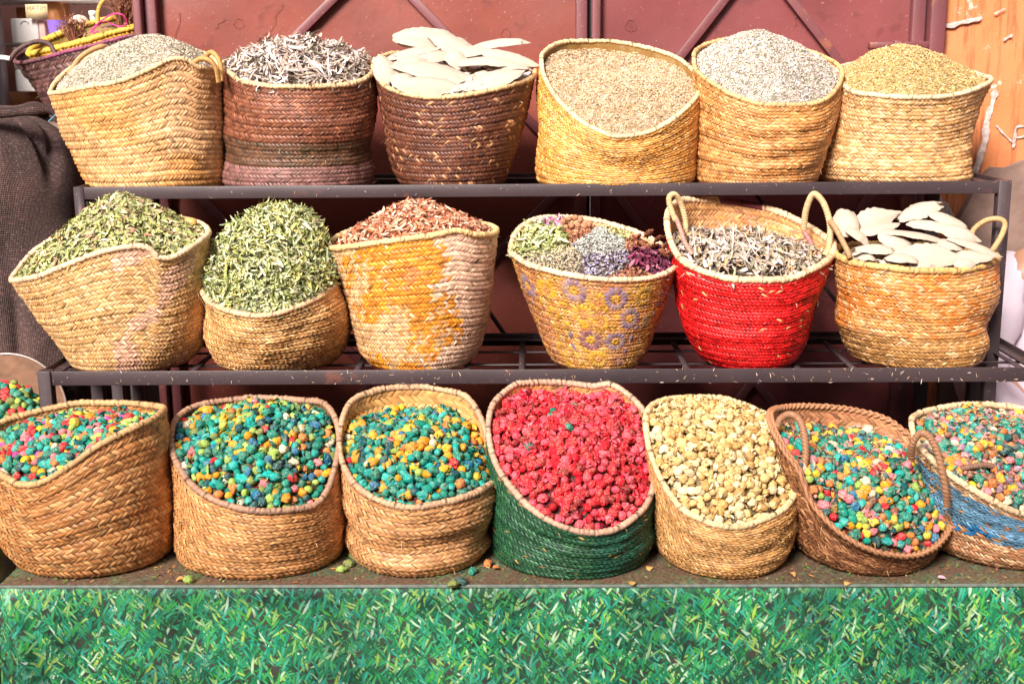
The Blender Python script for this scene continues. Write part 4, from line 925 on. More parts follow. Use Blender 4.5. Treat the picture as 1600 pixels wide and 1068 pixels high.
def nutmesh(i):
    r_ = np.random.default_rng(i); V = IV*np.array([.0085, .0065, .0065]); V = V*(1+.10*snoise(IV[:, 0]*4, IV[:, 1]*4, IV[:, 2]*4, i))[:, None]
    g = Geo(); g.add(V, IF, (.42, .19, .10)); me = g.mesh('nutmeg'); me.materials.append(M_BUD); return me
NM = [nutmesh(i) for i in range(3)]
for i, (px, py) in enumerate([(880, 346), (889, 342), (898, 340), (907, 343), (884, 356), (893, 352), (903, 352), (913, 353), (921, 350), (889, 364), (900, 362), (911, 362)]):
    t_ = (430-py)/90; o = bpy.data.objects.new('nutmeg', NM[i % 3]); COL.objects.link(o); o.location = at(px, py, 2.42+.17*t_); o.rotation_euler = (random.random()*3, random.random()*3, random.random()*3)
    tag(o, 'small brown nut in the cluster at the back of the embroidered basket', 'nut', 'brown nuts in the embroidered basket')
o = bpy.data.objects.new('dried_fruit', NM[0].copy()); COL.objects.link(o); o.data.materials.clear(); o.data.materials.append(plain('amber_peel', (.62, .34, .1), .5)); o.scale = (1.9, 1.6, 1.7); o.location = at(296, 348, 2.53)
tag(o, 'amber lump of dried fruit at the right edge of the olive-green leaf heap', 'dried fruit')

# ------------------------------------------------------------------ cuttlebones
def bone_mesh(seed):
    r_ = np.random.default_rng(seed); nu, nv = 30, 20
    u = np.linspace(0, 1, nu)[:, None]; v = np.linspace(0, 2*np.pi, nv+1)[:-1][None]
    w_ = np.sin(np.pi*np.clip(u*.95+.03, 0, 1))**r_.uniform(.5, .95)*(1-r_.uniform(.1, .4)*u)*(1+.07*np.sin(u*9+seed))
    cv = np.cos(v); lens = (1-np.abs(cv)**1.7); hb = r_.uniform(-.05, .05)
    x = (u-.5)*1.0+0*v; y = w_*.5*cv*(1+0*u); z = w_*np.where(np.sin(v) > 0, lens*r_.uniform(.13, .2), -lens*.03+hb*lens)+r_.uniform(.02, .09)*np.sin(np.pi*u)
    e = np.abs(cv)**6*(snoise(u*26, np.sign(cv)*2, 0, seed)+.6*snoise(u*60, np.sign(cv)*2, 0, seed+1))*.045*np.ones_like(y)
    y = y+np.sign(cv)*e*w_; x = x+.05*snoise(y*14, z*9, u, seed+4)*(np.abs(u-.5)*2)**5
    z = z+.010*snoise(x*12, y*16, 0, seed+7)+.006*np.sin(y*70+seed)*(np.sin(v) < .3)
    # a bite broken out of one end on some
    if seed % 3 == 0: x = np.where(u > .80, x-.16*(u-.80)/.20*(1+.6*np.sin(y*24+seed)), x)
    V = np.stack([x, y, z], -1)
    c = np.where((np.sin(v) > -.2)[..., None]*np.ones((nu, nv, 1)), (.45, .375, .30), (.40, .23, .11)); c = c*(1-.06*np.abs(snoise(x*14, y*20, 0, seed))[..., None])
    g = Geo(); f = gridf(nu, nv); i = np.arange(nu-1); f = np.concatenate([f, np.stack([i*nv+nv-1, (i+1)*nv+nv-1, (i+1)*nv, i*nv], -1)])
    g.add(V.reshape(-1, 3), f, c.reshape(-1, 3)); me = g.mesh('cuttlebone'); me.materials.append(M_BONE); return me
BM = [bone_mesh(i) for i in range(9)]
def bone(px, py, L, W, ang, Y, label, group, i, nrm=(0, -.5, .86), flip=False):
    mp_ = Y/FPX*1.03; a = R(ang)
    l = (rt*math.cos(a)+up*math.sin(a)); q_ = random.uniform(-.6, .45); n = Vector((random.uniform(-.35, .35), -.45+q_*1.2, .86)).normalized(); l = (l-n*(l.dot(n))*.6).normalized(); n = (n-l*n.dot(l)).normalized(); s_ = n.cross(l)
    if flip: n = -n; s_ = n.cross(l)
    o = bpy.data.objects.new('cuttlebone', BM[i % 9]); COL.objects.link(o)
    M_ = Matrix((l*(L*mp_), s_*(W*mp_*1.6), n*(W*mp_*2.1))).transposed().to_4x4(); M_.translation = Vector(at(px, py, Y)); o.matrix_world = M_
    tag(o, label, 'cuttlebone', group); return o
G3, G6 = 'cuttlebones in the dark brown basket', 'cuttlebones in the orange-brown basket'
for key_, pk_, lab_ in (('T3', (700, 116), 'chips and dust of cuttlebone under the slabs in the dark brown basket'), ('M6', (1430, 392), 'chips and dust of cuttlebone under the slabs in the orange-brown basket')):
    rg = np.random.default_rng(len(lab_)); h = Heap(key_, pk_, 1.8, .04, .06, .04, .004, .0, seed=3); g = Geo(); h.skin(g, [(.46, .36, .27), (.55, .46, .38)], rg, .004, .8)
    P, N = h.PN(np.sqrt(rg.random(420))*.9, rg.random(420)*2*np.pi); leaves(g, P, N, rg, (.018, .045), (.012, .026), .5, [(.56, .48, .40), (.50, .40, .30), (.60, .54, .47)], .2, .002, K=5, fold=.3)
    stuff(g, 'cuttlebone_chips', M_BONE, lab_, 'cuttlebone')
T3L = [(668, 62, 108, 28, 2, 'topmost long white cuttlebone lying flat on the dark brown basket heap'), (655, 72, 75, 24, -8, 'white cuttlebone just under the topmost one, dark brown basket'),
 (645, 86, 86, 26, 2, 'cuttlebone poking out to the left above the rim of the dark brown basket'), (668, 90, 96, 28, 9, 'tan-shaded hollow cuttlebone in the middle left of the dark brown basket heap'),
 (683, 116, 142, 30, -3, 'longest cuttlebone, tan underneath, lying across the front of the dark brown basket'), (718, 76, 100, 30, -22, 'broad white cuttlebone sloping right in the centre of the dark brown basket heap'),
 (783, 73, 106, 24, -9, 'cuttlebone jutting out right near the top of the dark brown basket heap'), (796, 92, 92, 18, -14, 'pointed cuttlebone overhanging the right rim of the dark brown basket'),
 (765, 104, 108, 30, -24, 'large white cuttlebone sloping down to the right rim of the dark brown basket'), (716, 97, 46, 26, -50, 'short steep cuttlebone wedged mid-heap in the dark brown basket'),
 (676, 138, 112, 30, 0, 'white cuttlebone resting on the front rim of the dark brown basket'), (768, 130, 104, 34, 14, 'broad cuttlebone at the front right of the dark brown basket'),
 (604, 114, 66, 26, -68, 'upright cuttlebone at the left wall of the dark brown basket'), (758, 120, 34, 16, -20, 'small broken cuttlebone end at the right front of the dark brown basket'),
 (712, 127, 40, 14, 5, 'small rounded cuttlebone tip peeping from under the longest one'), (634, 132, 50, 26, -30, 'short cuttlebone at the front left rim of the dark brown basket'),
 (730, 84, 80, 30, 8, 'cuttlebone half buried behind the centre of the dark brown basket heap'), (640, 106, 70, 30, 30, 'cuttlebone standing askew behind the hollow one, dark brown basket'), (806, 112, 60, 24, 20, 'cuttlebone tucked against the right wall inside the dark brown basket')]
for i, (px, py, L, W, a, lab) in enumerate(T3L):
    t_ = (150-py)/95; bone(px, py, L, W, a, 2.60+.19*t_, lab, G3, i)
M6L = [(1440, 330, 82, 26, 24, 'topmost cuttlebone angled up to the right on the orange-brown basket'), (1366, 344, 88, 27, 22, 'long cuttlebone rising toward the top left of the orange-brown basket heap'),
 (1372, 358, 84, 22, 30, 'narrow cuttlebone below the long rising one, orange-brown basket'), (1324, 352, 48, 40, 0, 'greyish round-ended cuttlebone at the far left of the orange-brown basket'),
 (1436, 376, 114, 38, -5, 'largest white cuttlebone in the centre of the orange-brown basket heap'), (1458, 357, 76, 22, -24, 'cuttlebone with tan underside sloping right below the topmost one'),
 (1484, 348, 78, 20, -24, 'striped cuttlebone sloping down the upper right of the orange-brown basket heap'), (1500, 367, 64, 26, -20, 'white cuttlebone on the right shoulder of the orange-brown basket heap'),
 (1524, 388, 88, 18, -19, 'knobbly narrow cuttlebone reaching the right rim of the orange-brown basket'), (1370, 392, 68, 26, -16, 'cuttlebone with tan edge at the front left of the orange-brown basket'),
 (1452, 402, 116, 30, -6, 'long white cuttlebone along the front rim of the orange-brown basket'), (1522, 402, 68, 22, 0, 'cuttlebone at the front right rim of the orange-brown basket'),
 (1412, 409, 58, 28, 6, 'white cuttlebone pushed against the front rim, left of the long one'), (1508, 413, 36, 16, 10, 'small cuttlebone piece at the front right of the orange-brown basket'),
 (1356, 406, 30, 18, 0, 'small broken cuttlebone scrap by the left handle of the orange-brown basket'), (1400, 380, 66, 30, -50, 'pinkish cuttlebone standing behind the largest one'), (1340, 374, 50, 30, -60, 'cuttlebone leaning on the left handle of the orange-brown basket'), (1480, 385, 60, 24, 8, 'cuttlebone half hidden behind the largest one on its right')]
for i, (px, py, L, W, a, lab) in enumerate(M6L):
    t_ = (422-py)/95; bone(px, py, L, W, a, 2.40+.17*t_, lab, G6, i+3)

# ------------------------------------------------------------------ rosebuds
def bud_variant(i, IV):
    r_ = np.random.default_rng(100+i); el = np.array((1.0, r_.uniform(.8, 1.0), r_.uniform(1.0, 1.4)))
    cr = [.07, .24, .32, .18, .36, .28, .14, .30][i % 8]
    n1 = snoise(IV[:, 0]*4, IV[:, 1]*4, IV[:, 2]*3, i*7+1); n2 = 1-2*np.abs(snoise(IV[:, 0]*7, IV[:, 1]*7, IV[:, 2]*4, i*7+2)); n3 = 1-2*np.abs(snoise(IV[:, 0]*15, IV[:, 1]*15, IV[:, 2]*9, i*7+3))
    # overlapping petals: ridges winding round the long axis
    ang = np.arctan2(IV[:, 1], IV[:, 0]); pet = np.abs(np.sin(ang*2.5+IV[:, 2]*2.2+i))
    nz = .8*n1+.55*n2+.35*n3
    V = IV*el*(1+cr*nz*1.05+.12*(cr > .1)*pet)[:, None]
    tip = np.clip(IV[:, 2]-.72, 0, 1); V[:, 2] += tip*[.5, .9, .2, .6, 1.3, .1, .3, .8][i % 8]
    fl = np.clip(n3*1.4+n2*.6-.25, 0, 1)*(.2 if cr < .08 else .8)
    return V, fl
NV = 8
BV = [bud_variant(i, IV) for i in range(NV)]; BV3 = [bud_variant(i, IV3) for i in range(NV)]
PAL = {'teal': (.0, .25, .17), 'turquoise': (.0, .40, .34), 'dark teal': (.0, .085, .09), 'blue': (.01, .17, .32), 'orange-yellow': (.85, .36, .01), 'yellow': (.85, .60, .03), 'lime green': (.34, .50, .09), 'olive green': (.20, .26, .05),
       'red': (.72, .015, .03), 'pink': (.82, .20, .24), 'orange': (.66, .20, .04), 'cream': (.72, .62, .42), 'magenta': (.60, .07, .35), 'crimson': (.70, .004, .022), 'rose pink': (.90, .07, .12), 'dark crimson': (.38, .002, .012),
       'pale gold': (.78, .55, .23), 'ivory': (.86, .70, .42), 'sand': (.62, .36, .12), 'brown': (.25, .10, .06), 'mauve': (.36, .2, .28)}
bud_cache = {}; BSC = .86
def bud_me(vi, cn, j):
    k = (vi, cn, j)
    if k not in bud_cache:
        V, fl = BV3[vi]; c = np.array(PAL[cn])*(1+(j-1)*.18)*BSC; cream = np.array((.66, .60, .45)) if cn not in ('ivory', 'pale gold', 'sand') else np.array((.58, .36, .12))
        C = c+(cream-c)*(fl*.22)[:, None]; g = Geo(); g.add(V, IF3, C); me = g.mesh('dried_rosebud'); me.materials.append(M_BUD); bud_cache[k] = me
    return bud_cache[k]
MIXW = {'B1': {'teal': .26, 'turquoise': .18, 'dark teal': .07, 'red': .09, 'pink': .12, 'orange': .06, 'yellow': .05, 'lime green': .07, 'magenta': .04, 'cream': .04, 'orange-yellow': .02},
        'B2': {'teal': .25, 'turquoise': .15, 'dark teal': .11, 'blue': .05, 'orange-yellow': .12, 'lime green': .12, 'olive green': .07, 'orange': .03, 'red': .025, 'pink': .025, 'cream': .05},
        'B3': {'teal': .30, 'turquoise': .17, 'dark teal': .13, 'blue': .05, 'orange-yellow': .20, 'yellow': .08, 'orange': .03, 'lime green': .02, 'red': .01, 'cream': .01},
        'B4': {'crimson': .5, 'rose pink': .28, 'dark crimson': .21, 'teal': .01},
        'B5': {'pale gold': .50, 'ivory': .28, 'sand': .22},
        'B6': {'teal': .24, 'turquoise': .13, 'dark teal': .10, 'orange-yellow': .10, 'yellow': .10, 'lime green': .06, 'orange': .07, 'red': .06, 'pink': .05, 'cream': .05, 'brown': .02, 'blue': .02},
        'B7': {'teal': .22, 'turquoise': .10, 'dark teal': .10, 'orange-yellow': .10, 'orange': .10, 'pink': .07, 'cream': .08, 'yellow': .05, 'mauve': .10, 'brown': .08},
        'X': {'teal': .4, 'lime green': .2, 'olive green': .2, 'red': .1, 'yellow': .1}}
BNAME = {'B1': 'the leftmost brown basket on the table', 'B2': 'the tan basket second from left', 'B3': 'the tan basket left of the green one', 'B4': 'the dark green basket', 'B5': 'the tan basket right of the green one', 'B6': 'the dark tipped basket', 'B7': 'the blue-banded basket', 'X': 'the basket behind the left rack leg'}
HP = {'B1': dict(peak=(165, 655), p=2.2, df=.04, db=.10, dY=.03), 'B2': dict(peak=(405, 640), p=2.0, df=.04, db=.08, dY=.03), 'B3': dict(peak=(640, 668), p=2.4, df=.07, db=.15, dY=.03),
      'B4': dict(peak=(900, 660), p=2.4, df=.05, db=.06, dY=.03), 'B5': dict(peak=(1120, 655), p=2.0, df=.04, db=.02, dY=.03), 'B6': dict(peak=(1350, 712), p=2.4, df=.05, db=.16, dY=.02), 'B7': dict(peak=(1560, 665), p=2.0, df=.03, db=.05, dY=.03)}
def poisson(h, r, rg, tries=5000, rmax=1.0):
    P, N = h.PN(np.sqrt(rg.random(tries))*rmax, rg.random(tries)*2*np.pi); keep = []
    K = np.zeros((0, 3))
    for i in range(tries):
        if len(K) == 0 or ((K-P[i])**2).sum(1).min() > r*r: K = np.vstack([K, P[i]]); keep.append(i)
    return P[keep], N[keep]
ALLB = []
def fill(key, h, rad, rg, rmax=1.0):
    w_ = MIXW[key]; cn = list(w_); pw = np.array([w_[k] for k in cn]); pw = pw/pw.sum()
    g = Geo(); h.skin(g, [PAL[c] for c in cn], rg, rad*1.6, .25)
    for layer, (dr, sp) in enumerate(((0., 1.62), (-rad*1.25, 1.75))):
        P, N = poisson(h, rad*sp, rg, 5200, rmax*(.985 if layer == 0 else .88))
        for p_, n_ in zip(P, N):
            ci = rg.choice(len(cn), p=pw); vi = int(rg.choice([0, 6, 3, 1, 6, 0, 3, 5] if key in ('B4', 'B5') else [0, 1, 2, 3, 4, 5, 6, 7, 0, 6, 3])); sc = rad*rg.uniform(.82, 1.14)
            q = Vector(rg.normal(size=4)).normalized() if False else None
            e = rg.uniform(0, 6.28, 3)
            if rg.random() < .55: # most lie on their side
                e[0] = rg.normal(1.4, .4)
            ALLB.append(dict(key=key, p=p_+n_*(dr+rg.normal(0, rad*.22)+rad*.25), e=e, s=sc, v=vi, c=cn[ci], j=int(rg.integers(0, 3)), top=layer == 0))
    return g
SKIN = {}
for key in ('B1', 'B2', 'B3', 'B4', 'B5', 'B6', 'B7'):
    q = HP[key]; rg = np.random.default_rng(sum(map(ord, key))*3); h = Heap(key, q['peak'], q['p'], q['df'], q['db'], .055, .006, q['dY'], seed=ord(key[1]))
    h.b_ = h; SKIN[key] = (fill(key, h, .0073 if key != 'B4' else .0076, rg), h)
# loose crumbs, stems and petals between the buds
for key, (g, h) in SKIN.items():
    rg = np.random.default_rng(ord(key[1])+77)
    n = {'B4': 900, 'B5': 900, 'B6': 700, 'B7': 1100}.get(key, 420)
    if key == 'B4': cols = [PAL['crimson'], PAL['rose pink'], (.7, .12, .16)]
    elif key == 'B5': cols = [PAL['pale gold'], PAL['ivory'], (.5, .34, .14)]
    elif key in ('B6', 'B7'): cols = [(.45, .2, .14), (.55, .3, .25), (.4, .3, .14), (.1, .3, .25)]
    else: cols = [(.02, .26, .2), (.2, .36, .1), (.6, .34, .05), (.0, .2, .17)]
    P, N = h.sample(n, rg); leaves(g, P+N*.005, N, rg, (.008, .018), (.004, .009), 1.8, cols, 1.0, .006, K=4, fold=.9)
# the small basket behind the left rack leg
b = Bk([(-70, 640), (-50, 652), (0, 668), (50, 664), (75, 645)], [(60, 628), (0, 618), (-50, 626)], 2.52, .1, (-50, 55), 2.53, .09, .74, [], seed=41)
make_basket('X', 'small basket of green and teal rosebuds half hidden behind the left rack leg', 'baskets at the left side of the stand', b, straw(TAN, TAN2), N=6)
hX = Heap('X', (12, 606), 2.4, .03, .03, .05, .004, .0, seed=3)
SKIN['X'] = (fill('X', hX, .0082, np.random.default_rng(4)), hX)
# rank by size on screen
def rank(bd):
    x, y, d = proj(bd['p'][None]); x, y, d = x[0], y[0], d[0]
    vis = 0 < x < 1600 and 0 < y < 1068
    return (-1 if not vis else bd['s']/d*(1.0 if bd['top'] else .3))
IND = {}
for fam, keys in (('mix', ('B1', 'B2', 'B3', 'B6', 'B7', 'X')), ('red', ('B4',)), ('pale', ('B5',))):
    L_ = sorted([i for i, bd in enumerate(ALLB) if bd['key'] in keys], key=lambda i: -rank(ALLB[i]))
    for i in L_[:300]:
        if rank(ALLB[i]) > .3*.0065/2.4*1.5: IND[i] = 1
from mathutils import Euler
for i, bd in enumerate(ALLB):
    E = Euler(bd['e'])
    if i in IND:
        o = bpy.data.objects.new({'B4': 'crimson_rosebud', 'B5': 'cream_rosebud'}.get(bd['key'], 'dyed_rosebud'), bud_me(bd['v'], bd['c'], bd['j'])); COL.objects.link(o)
        o.location = bd['p']; o.rotation_euler = E; o.scale = (bd['s'],)*3
        bb_ = BASKETS[bd['key']][1]; qx = (proj(bd['p'][None])[0][0]-bb_.cx)/bb_.rx; qy = (bd['p'][1]-bb_.Yc)/bb_.ry
        zn = ('front' if qy < -.33 else 'back' if qy > .33 else 'middle')+(' left' if qx < -.33 else ' right' if qx > .33 else '')
        tag(o, '%s dried rosebud, %s of %s' % (bd['c'], zn, BNAME[bd['key']]), 'rosebud', '%s rosebuds at the %s of %s' % (bd['c'], zn, BNAME[bd['key']]))
    else:
        V, fl = BV[bd['v']]; c = np.array(PAL[bd['c']])*(1+(bd['j']-1)*.18)*BSC; cream = np.array((.66, .60, .45)) if bd['key'] != 'B5' else np.array((.58, .36, .12))
        C = c+(cream-c)*(fl*.22)[:, None]
        SKIN[bd['key']][0].add((V*bd['s'])@np.array(E.to_matrix()).T+bd['p'], IF, C)
for key, (g, h) in SKIN.items():
    stuff(g, 'rosebud_heap', M_BUD, 'deeper dried rosebuds and crumbs filling '+BNAME[key], 'rosebuds')

# ------------------------------------------------------------------ debris on the table
rg = np.random.default_rng(12)
def petal_mesh(i, c):
    g = Geo(); leaves(g, np.zeros((1, 3)), np.array([[0, 0, 1.]]), np.random.default_rng(i), (.016, .019), (.012, .015), 1.2, [c], .05, 0, K=6, fold=.5); me = g.mesh('dried_petal'); me.materials.append(M_LEAF); return me
PM = [petal_mesh(i, (.62, .36, .12)) for i in range(3)]+[petal_mesh(5, (.5, .16, .05)), petal_mesh(6, (.7, .4, .45))]
deb = [(1015, 885, 0, 'orange dried petal on the cloth just right of the green basket'), (988, 911, 1, 'orange dried petal near the cloth edge below the green basket'), (1237, 897, 2, 'orange dried petal on the cloth between the cream bud basket and the tipped basket'), (1325, 909, 0, 'tan dried petal at the cloth edge under the tipped basket'),
       (1472, 903, 4, 'pink petal on the cloth left of the blue-banded basket'), (775, 888, 3, 'rust-coloured petal on the cloth left of the green basket'), (1003, 866, 3, 'rust-red petal tucked at the right foot of the green basket'), (282, 905, 2, 'pale curled petal on the cloth left of the second basket foot')]
for px, py, k, lab in deb:
    o = bpy.data.objects.new('dried_petal', PM[k]); COL.objects.link(o); P = atz(px, py, Z_TAB+.004); o.location = P; o.rotation_euler = (0, 0, random.uniform(0, 6)); tag(o, lab, 'petal')
for px, py, c, lab in [(545, 880, 'olive green', 'olive bud on the cloth between the second and third table baskets'), (533, 889, 'lime green', 'lime bud on the cloth beside the foot of the second table basket'), (554, 868, 'olive green', 'dark olive bud behind the gap of the second and third table baskets'),
                       (738, 892, 'teal', 'teal bud on the cloth right of the third table basket'), (722, 908, 'dark teal', 'dark teal bud at the cloth edge below the third table basket'), (708, 912, 'olive green', 'olive bud at the cloth edge below the third table basket'), (295, 905, 'lime green', 'lime green bud on the cloth by the left foot of the second table basket'),
                       (762, 880, 'orange', 'orange bud crumb on the cloth left of the green basket')]:
    o = bpy.data.objects.new('dried_rosebud', bud_me(2, c, 1)); COL.objects.link(o); o.location = atz(px, py, Z_TAB+.006); o.scale = (.0066,)*3; o.rotation_euler = (1.3, random.random(), random.random()*6); tag(o, lab, 'rosebud')
g = Geo(); n = 1700; P = np.stack([rg.uniform(tabx0, tabx1, n), rg.uniform(Y_TAB+.01, Y_TABB, n), np.full(n, Z_TAB+.0015)], 1); N = np.tile([0, 0, 1.], (n, 1))
leaves(g, P, N, rg, (.004, .014), (.001, .004), .8, [(.35, .13, .06), (.6, .24, .06), (.55, .42, .22), (.12, .26, .05), (.02, .2, .14), (.2, .3, .06)], .3, .002, K=4)
n = 130; P = np.stack([rg.uniform(mx0, mx1, n), np.full(n, Y_MID-.0015), rg.uniform(Z_MID-.029, Z_MID+.001, n)], 1); P2 = np.stack([rg.uniform(tx0, tx1, n), np.full(n, Y_TOP-.0015), rg.uniform(Z_TOP-.026, Z_TOP, n)], 1)
stuff(g, 'plant_crumbs', M_LEAF, 'crumbs of dried herb scattered over the dirty top of the tablecloth', 'crumbs')
g = Geo(); leaves(g, P, np.tile([0, -1., 0], (n, 1)), rg, (.003, .012), (.0006, .0018), 1.4, [(.5, .38, .28), (.4, .25, .15), (.6, .5, .4)], .25, .001, K=4)
leaves(g, P2[:45], np.tile([0, -1., 0], (45, 1)), rg, (.003, .010), (.0005, .0013), 1.4, [(.5, .38, .28), (.5, .35, .3)], .25, .001, K=4)
stuff(g, 'straw_bits', M_LEAF, 'bits of straw and herb stuck to the rack front bars', 'straw')

# ------------------------------------------------------------------ left side: sack, tray, dark nested baskets, shop shelf
mt, nt, bs = newmat('burlap'); tc = nd(nt, 'ShaderNodeUVMap')
mp = nd(nt, 'ShaderNodeMapping'); mp.inputs['Scale'].default_value = (1, 1, 1); nt.links.new(tc.outputs[0], mp.inputs[0])
hts = []
for dr in ('X', 'Y'):
    wv = nt.nodes.new('ShaderNodeTexWave'); wv.bands_direction = dr; wv.inputs['Scale'].default_value = 84; wv.inputs['Distortion'].default_value = .6; wv.inputs['Detail'].default_value = 1
    nt.links.new(mp.outputs[0], wv.inputs['Vector']); hts.append(wv.outputs['Color'])
hm = mix(nt, hts[0], hts[1], .5)
n1 = nd(nt, 'ShaderNodeTexNoise', Scale=9.0, Detail=6.0); nt.links.new(mp.outputs[0], n1.inputs['Vector'])
n2 = nd(nt, 'ShaderNodeTexNoise', Scale=160.0, Detail=3.0); nt.links.new(mp.outputs[0], n2.inputs['Vector'])
c = mix(nt, (.042, .024, .023), (.09, .048, .042), ramp(nt, n1.outputs[0], [(.35, (0,)*3), (.65, (1,)*3)]))
c = mix(nt, c, (.24, .14, .12), ramp(nt, n2.outputs[0], [(.5, (0,)*3), (.75, (.7,)*3)]))
c = mix(nt, c, ramp(nt, hm, [(.25, (.62,)*3), (.75, (1.15,)*3)]), 1.0, 'MULTIPLY')
nt.links.new(c, bs.inputs['Base Color']); bs.inputs['Roughness'].default_value = .95
bp = nd(nt, 'ShaderNodeBump', Strength=.8, Distance=.003); nt.links.new(hm, bp.inputs['Height']); nt.links.new(bp.outputs[0], bs.inputs['Normal'])
M_BURLAP = mt
sack = empty('burlap_sack', (X(-20, 2.85), 2.85, 0), 'big dark brown burlap sack standing at the left of the rack', 'sack')
ysk = 2.87; cxs = at(-22, 400, ysk)[0]; ztop = float(at(50, 172, ysk-.05)[2])
nu, nv = 160, 240
U, V = np.meshgrid(np.linspace(0, 1, nu), np.linspace(0, 2*np.pi, nv+1)[:-1], indexing='ij')
wz = (np.sin(np.pi*np.clip(U*.93+.07, 0, 1)*.5))**.35*np.where(U > .86, np.sqrt(np.clip(1-((U-.86)/.145)**2, 0, 1)), 1.0)
rx = .245*wz*(1+.04*np.sin(U*5)); ry = .15*wz
sgn = lambda a, p_: np.sign(a)*np.abs(a)**p_
wrk = -.030*np.exp(-(snoise(1.3*np.cos(V)+.8*U, 1.3*np.sin(V), U*4+1.2*np.cos(V), 91)/.10)**2)-.018*np.exp(-(snoise(2.6*np.cos(V), 2.6*np.sin(V), U*8+2*np.cos(V), 93)/.08)**2)+.02*(1-np.abs(snoise(1.6*np.cos(V)+.5*U, 1.6*np.sin(V), U*6+1.5*np.cos(V), 77))*1.6)+.014*snoise(3*np.cos(V)*1.5, 3*np.sin(V)*1.5, U*12, 71)+.012*np.abs(snoise(2*np.cos(V), 2*np.sin(V), U*9+2*np.cos(V), 73))
Xs = cxs-(rx+wrk)*sgn(np.cos(V), .75); Ys = ysk-(ry+wrk)*sgn(np.sin(V), .75); Zs_ = U*(ztop)
g = Geo(); P = np.stack([Xs, Ys, Zs_], -1); f = gridf(nu, nv); i = np.arange(nu-1); f = np.concatenate([f, np.stack([i*nv+nv-1, (i+1)*nv+nv-1, (i+1)*nv, i*nv], -1)])
g.add(P.reshape(-1, 3), f, (.1, .07, .07)); g.build('sack_body', M_BURLAP, sack, uv=np.stack([V*.2, U*1.35], -1).reshape(-1, 2))
# rolled seam on top
pts = [at(-60, 185, 2.78), at(-20, 176, 2.75), at(20, 174, 2.74), at(60, 170, 2.75), at(95, 176, 2.77), at(118, 196, 2.78)]
Pp = smoothpath(pts, 60); g = Geo(); tube(g, Pp, .014*(1+.15*snoise(np.linspace(0, 30, 60), 0, 0, 5)), (.1, .07, .07), 12)
g.build('rolled_hem', M_BURLAP, sack, uv=np.stack(np.meshgrid(np.linspace(0, .3, 60), np.linspace(0, .08, 12), indexing='ij'), -1).reshape(-1, 2))
g = Geo(); tube(g, smoothpath([at(96, 168, 2.70), at(90, 176, 2.70), at(82, 184, 2.71), at(76, 190, 2.715)], 20), .0013, (.12, .35, .5), 6); g.build('blue_thread', M_ROPE, sack)
# round tray
tray = plain('rusty_tin', (.20, .10, .055), .55, 14, .5, .3, 60, .2)
cT = at(15, 640, 2.66); rT = 92*2.66/FPX; V_ = []
bm = bmesh.new(); bmesh.ops.create_cone(bm, cap_ends=True, segments=64, radius1=rT, radius2=rT, depth=.006)
me = bpy.data.meshes.new('round_tray'); bm.to_mesh(me); bm.free(); me.materials.append(tray)
to = bpy.data.objects.new('round_tray', me); COL.objects.link(to); to.location = cT; to.rotation_euler = (R(84), 0, R(4)); tag(to, 'round rusty brown tin tray standing on edge behind the left rack leg', 'tray')
g = Geo(); a = np.linspace(0, 2*np.pi, 97)[:-1]; tube(g, np.stack([rT*np.cos(a), rT*np.sin(a), 0*a+.003], 1), .0028, (.5, .4, .35), 6, closed=True)
o = g.build('tray_rim', plain('tin_edge', (.45, .36, .32), .4, metal=.5)); o.parent = to
ped = box_obj('wooden_crate', (float(at(-90, 640, 2.6)[0]), 2.47, 0), (float(at(78, 640, 2.6)[0])-.03, 2.75, .74), wood, None); tag(ped, 'rough wooden crate under the tray and the small bud basket left of the rack', 'crate')
# tall yellow straw basket edge at the far lower left
b = Bk([(-190, 800), (-150, 820), (-80, 828), (-20, 815), (8, 790)], [(-20, 775), (-90, 768), (-160, 778)], 2.22, .12, (-170, -12), 2.22, .11, .45, [], seed=42)
make_basket('Y', 'yellow straw basket standing lower, cut off at the left edge beside the table', 'baskets at the left side of the stand', b, straw((.66, .40, .10), (.6, .36, .1)), N=10)
lowst = box_obj('wooden_crate', (float(b.bc[0])-.16, 2.1, 0), (tabx0-.035, 2.34, .449), wood, None); tag(lowst, 'low crate under the yellow straw basket at the left edge', 'crate')

# dark basket with yellow basket inside
zst = float(at(150, 190, 3.19)[2])
b = Bk([(22, 94), (34, 99), (60, 94), (100, 83), (140, 73), (190, 60), (235, 50), (262, 44)], [(255, 36), (200, 38), (120, 52), (60, 72), (30, 86)], 3.19, .10, (88, 235), 3.2, .09, zst, [(.4, -3, 0)], seed=43)
make_basket('D', 'dark purple-brown basket with a looped handle behind the leftmost top basket', 'baskets behind the top left corner', b, straw((.10, .055, .05), (.065, .035, .035), (.15, .08, .07)), N=7, rimcol=(.14, .06, .07), rimfn=lambda d, c: np.where(((d > 55) & (d < 120))[..., None], np.array((.26, .06, .12)), c))
handle('D', [(15, 96, 3.11), (24, 82, 3.12), (42, 70, 3.12), (62, 65, 3.13), (78, 70, 3.13), (86, 84, 3.12), (88, 94, 3.11)], .0065, (.11, .06, .055), 26)
b = Bk([(45, 84), (70, 80), (120, 68), (170, 54), (220, 40), (258, 30)], [(250, 22), (190, 26), (120, 44), (66, 66)], 3.20, .085, (100, 230), 3.21, .07, zst+.012, [], seed=44)
make_basket('E', 'yellow straw basket nested inside the dark one and holding twig bundles', 'baskets behind the top left corner', b, straw((.66, .40, .04), (.60, .34, .05)), N=7, rimcol=(.68, .44, .06), rimr=.008)
handle('E', [(153, 40, 3.22), (153, 22, 3.23), (158, 6, 3.24), (168, -2, 3.25), (182, -3, 3.25)], .006, (.6, .38, .1), 24)
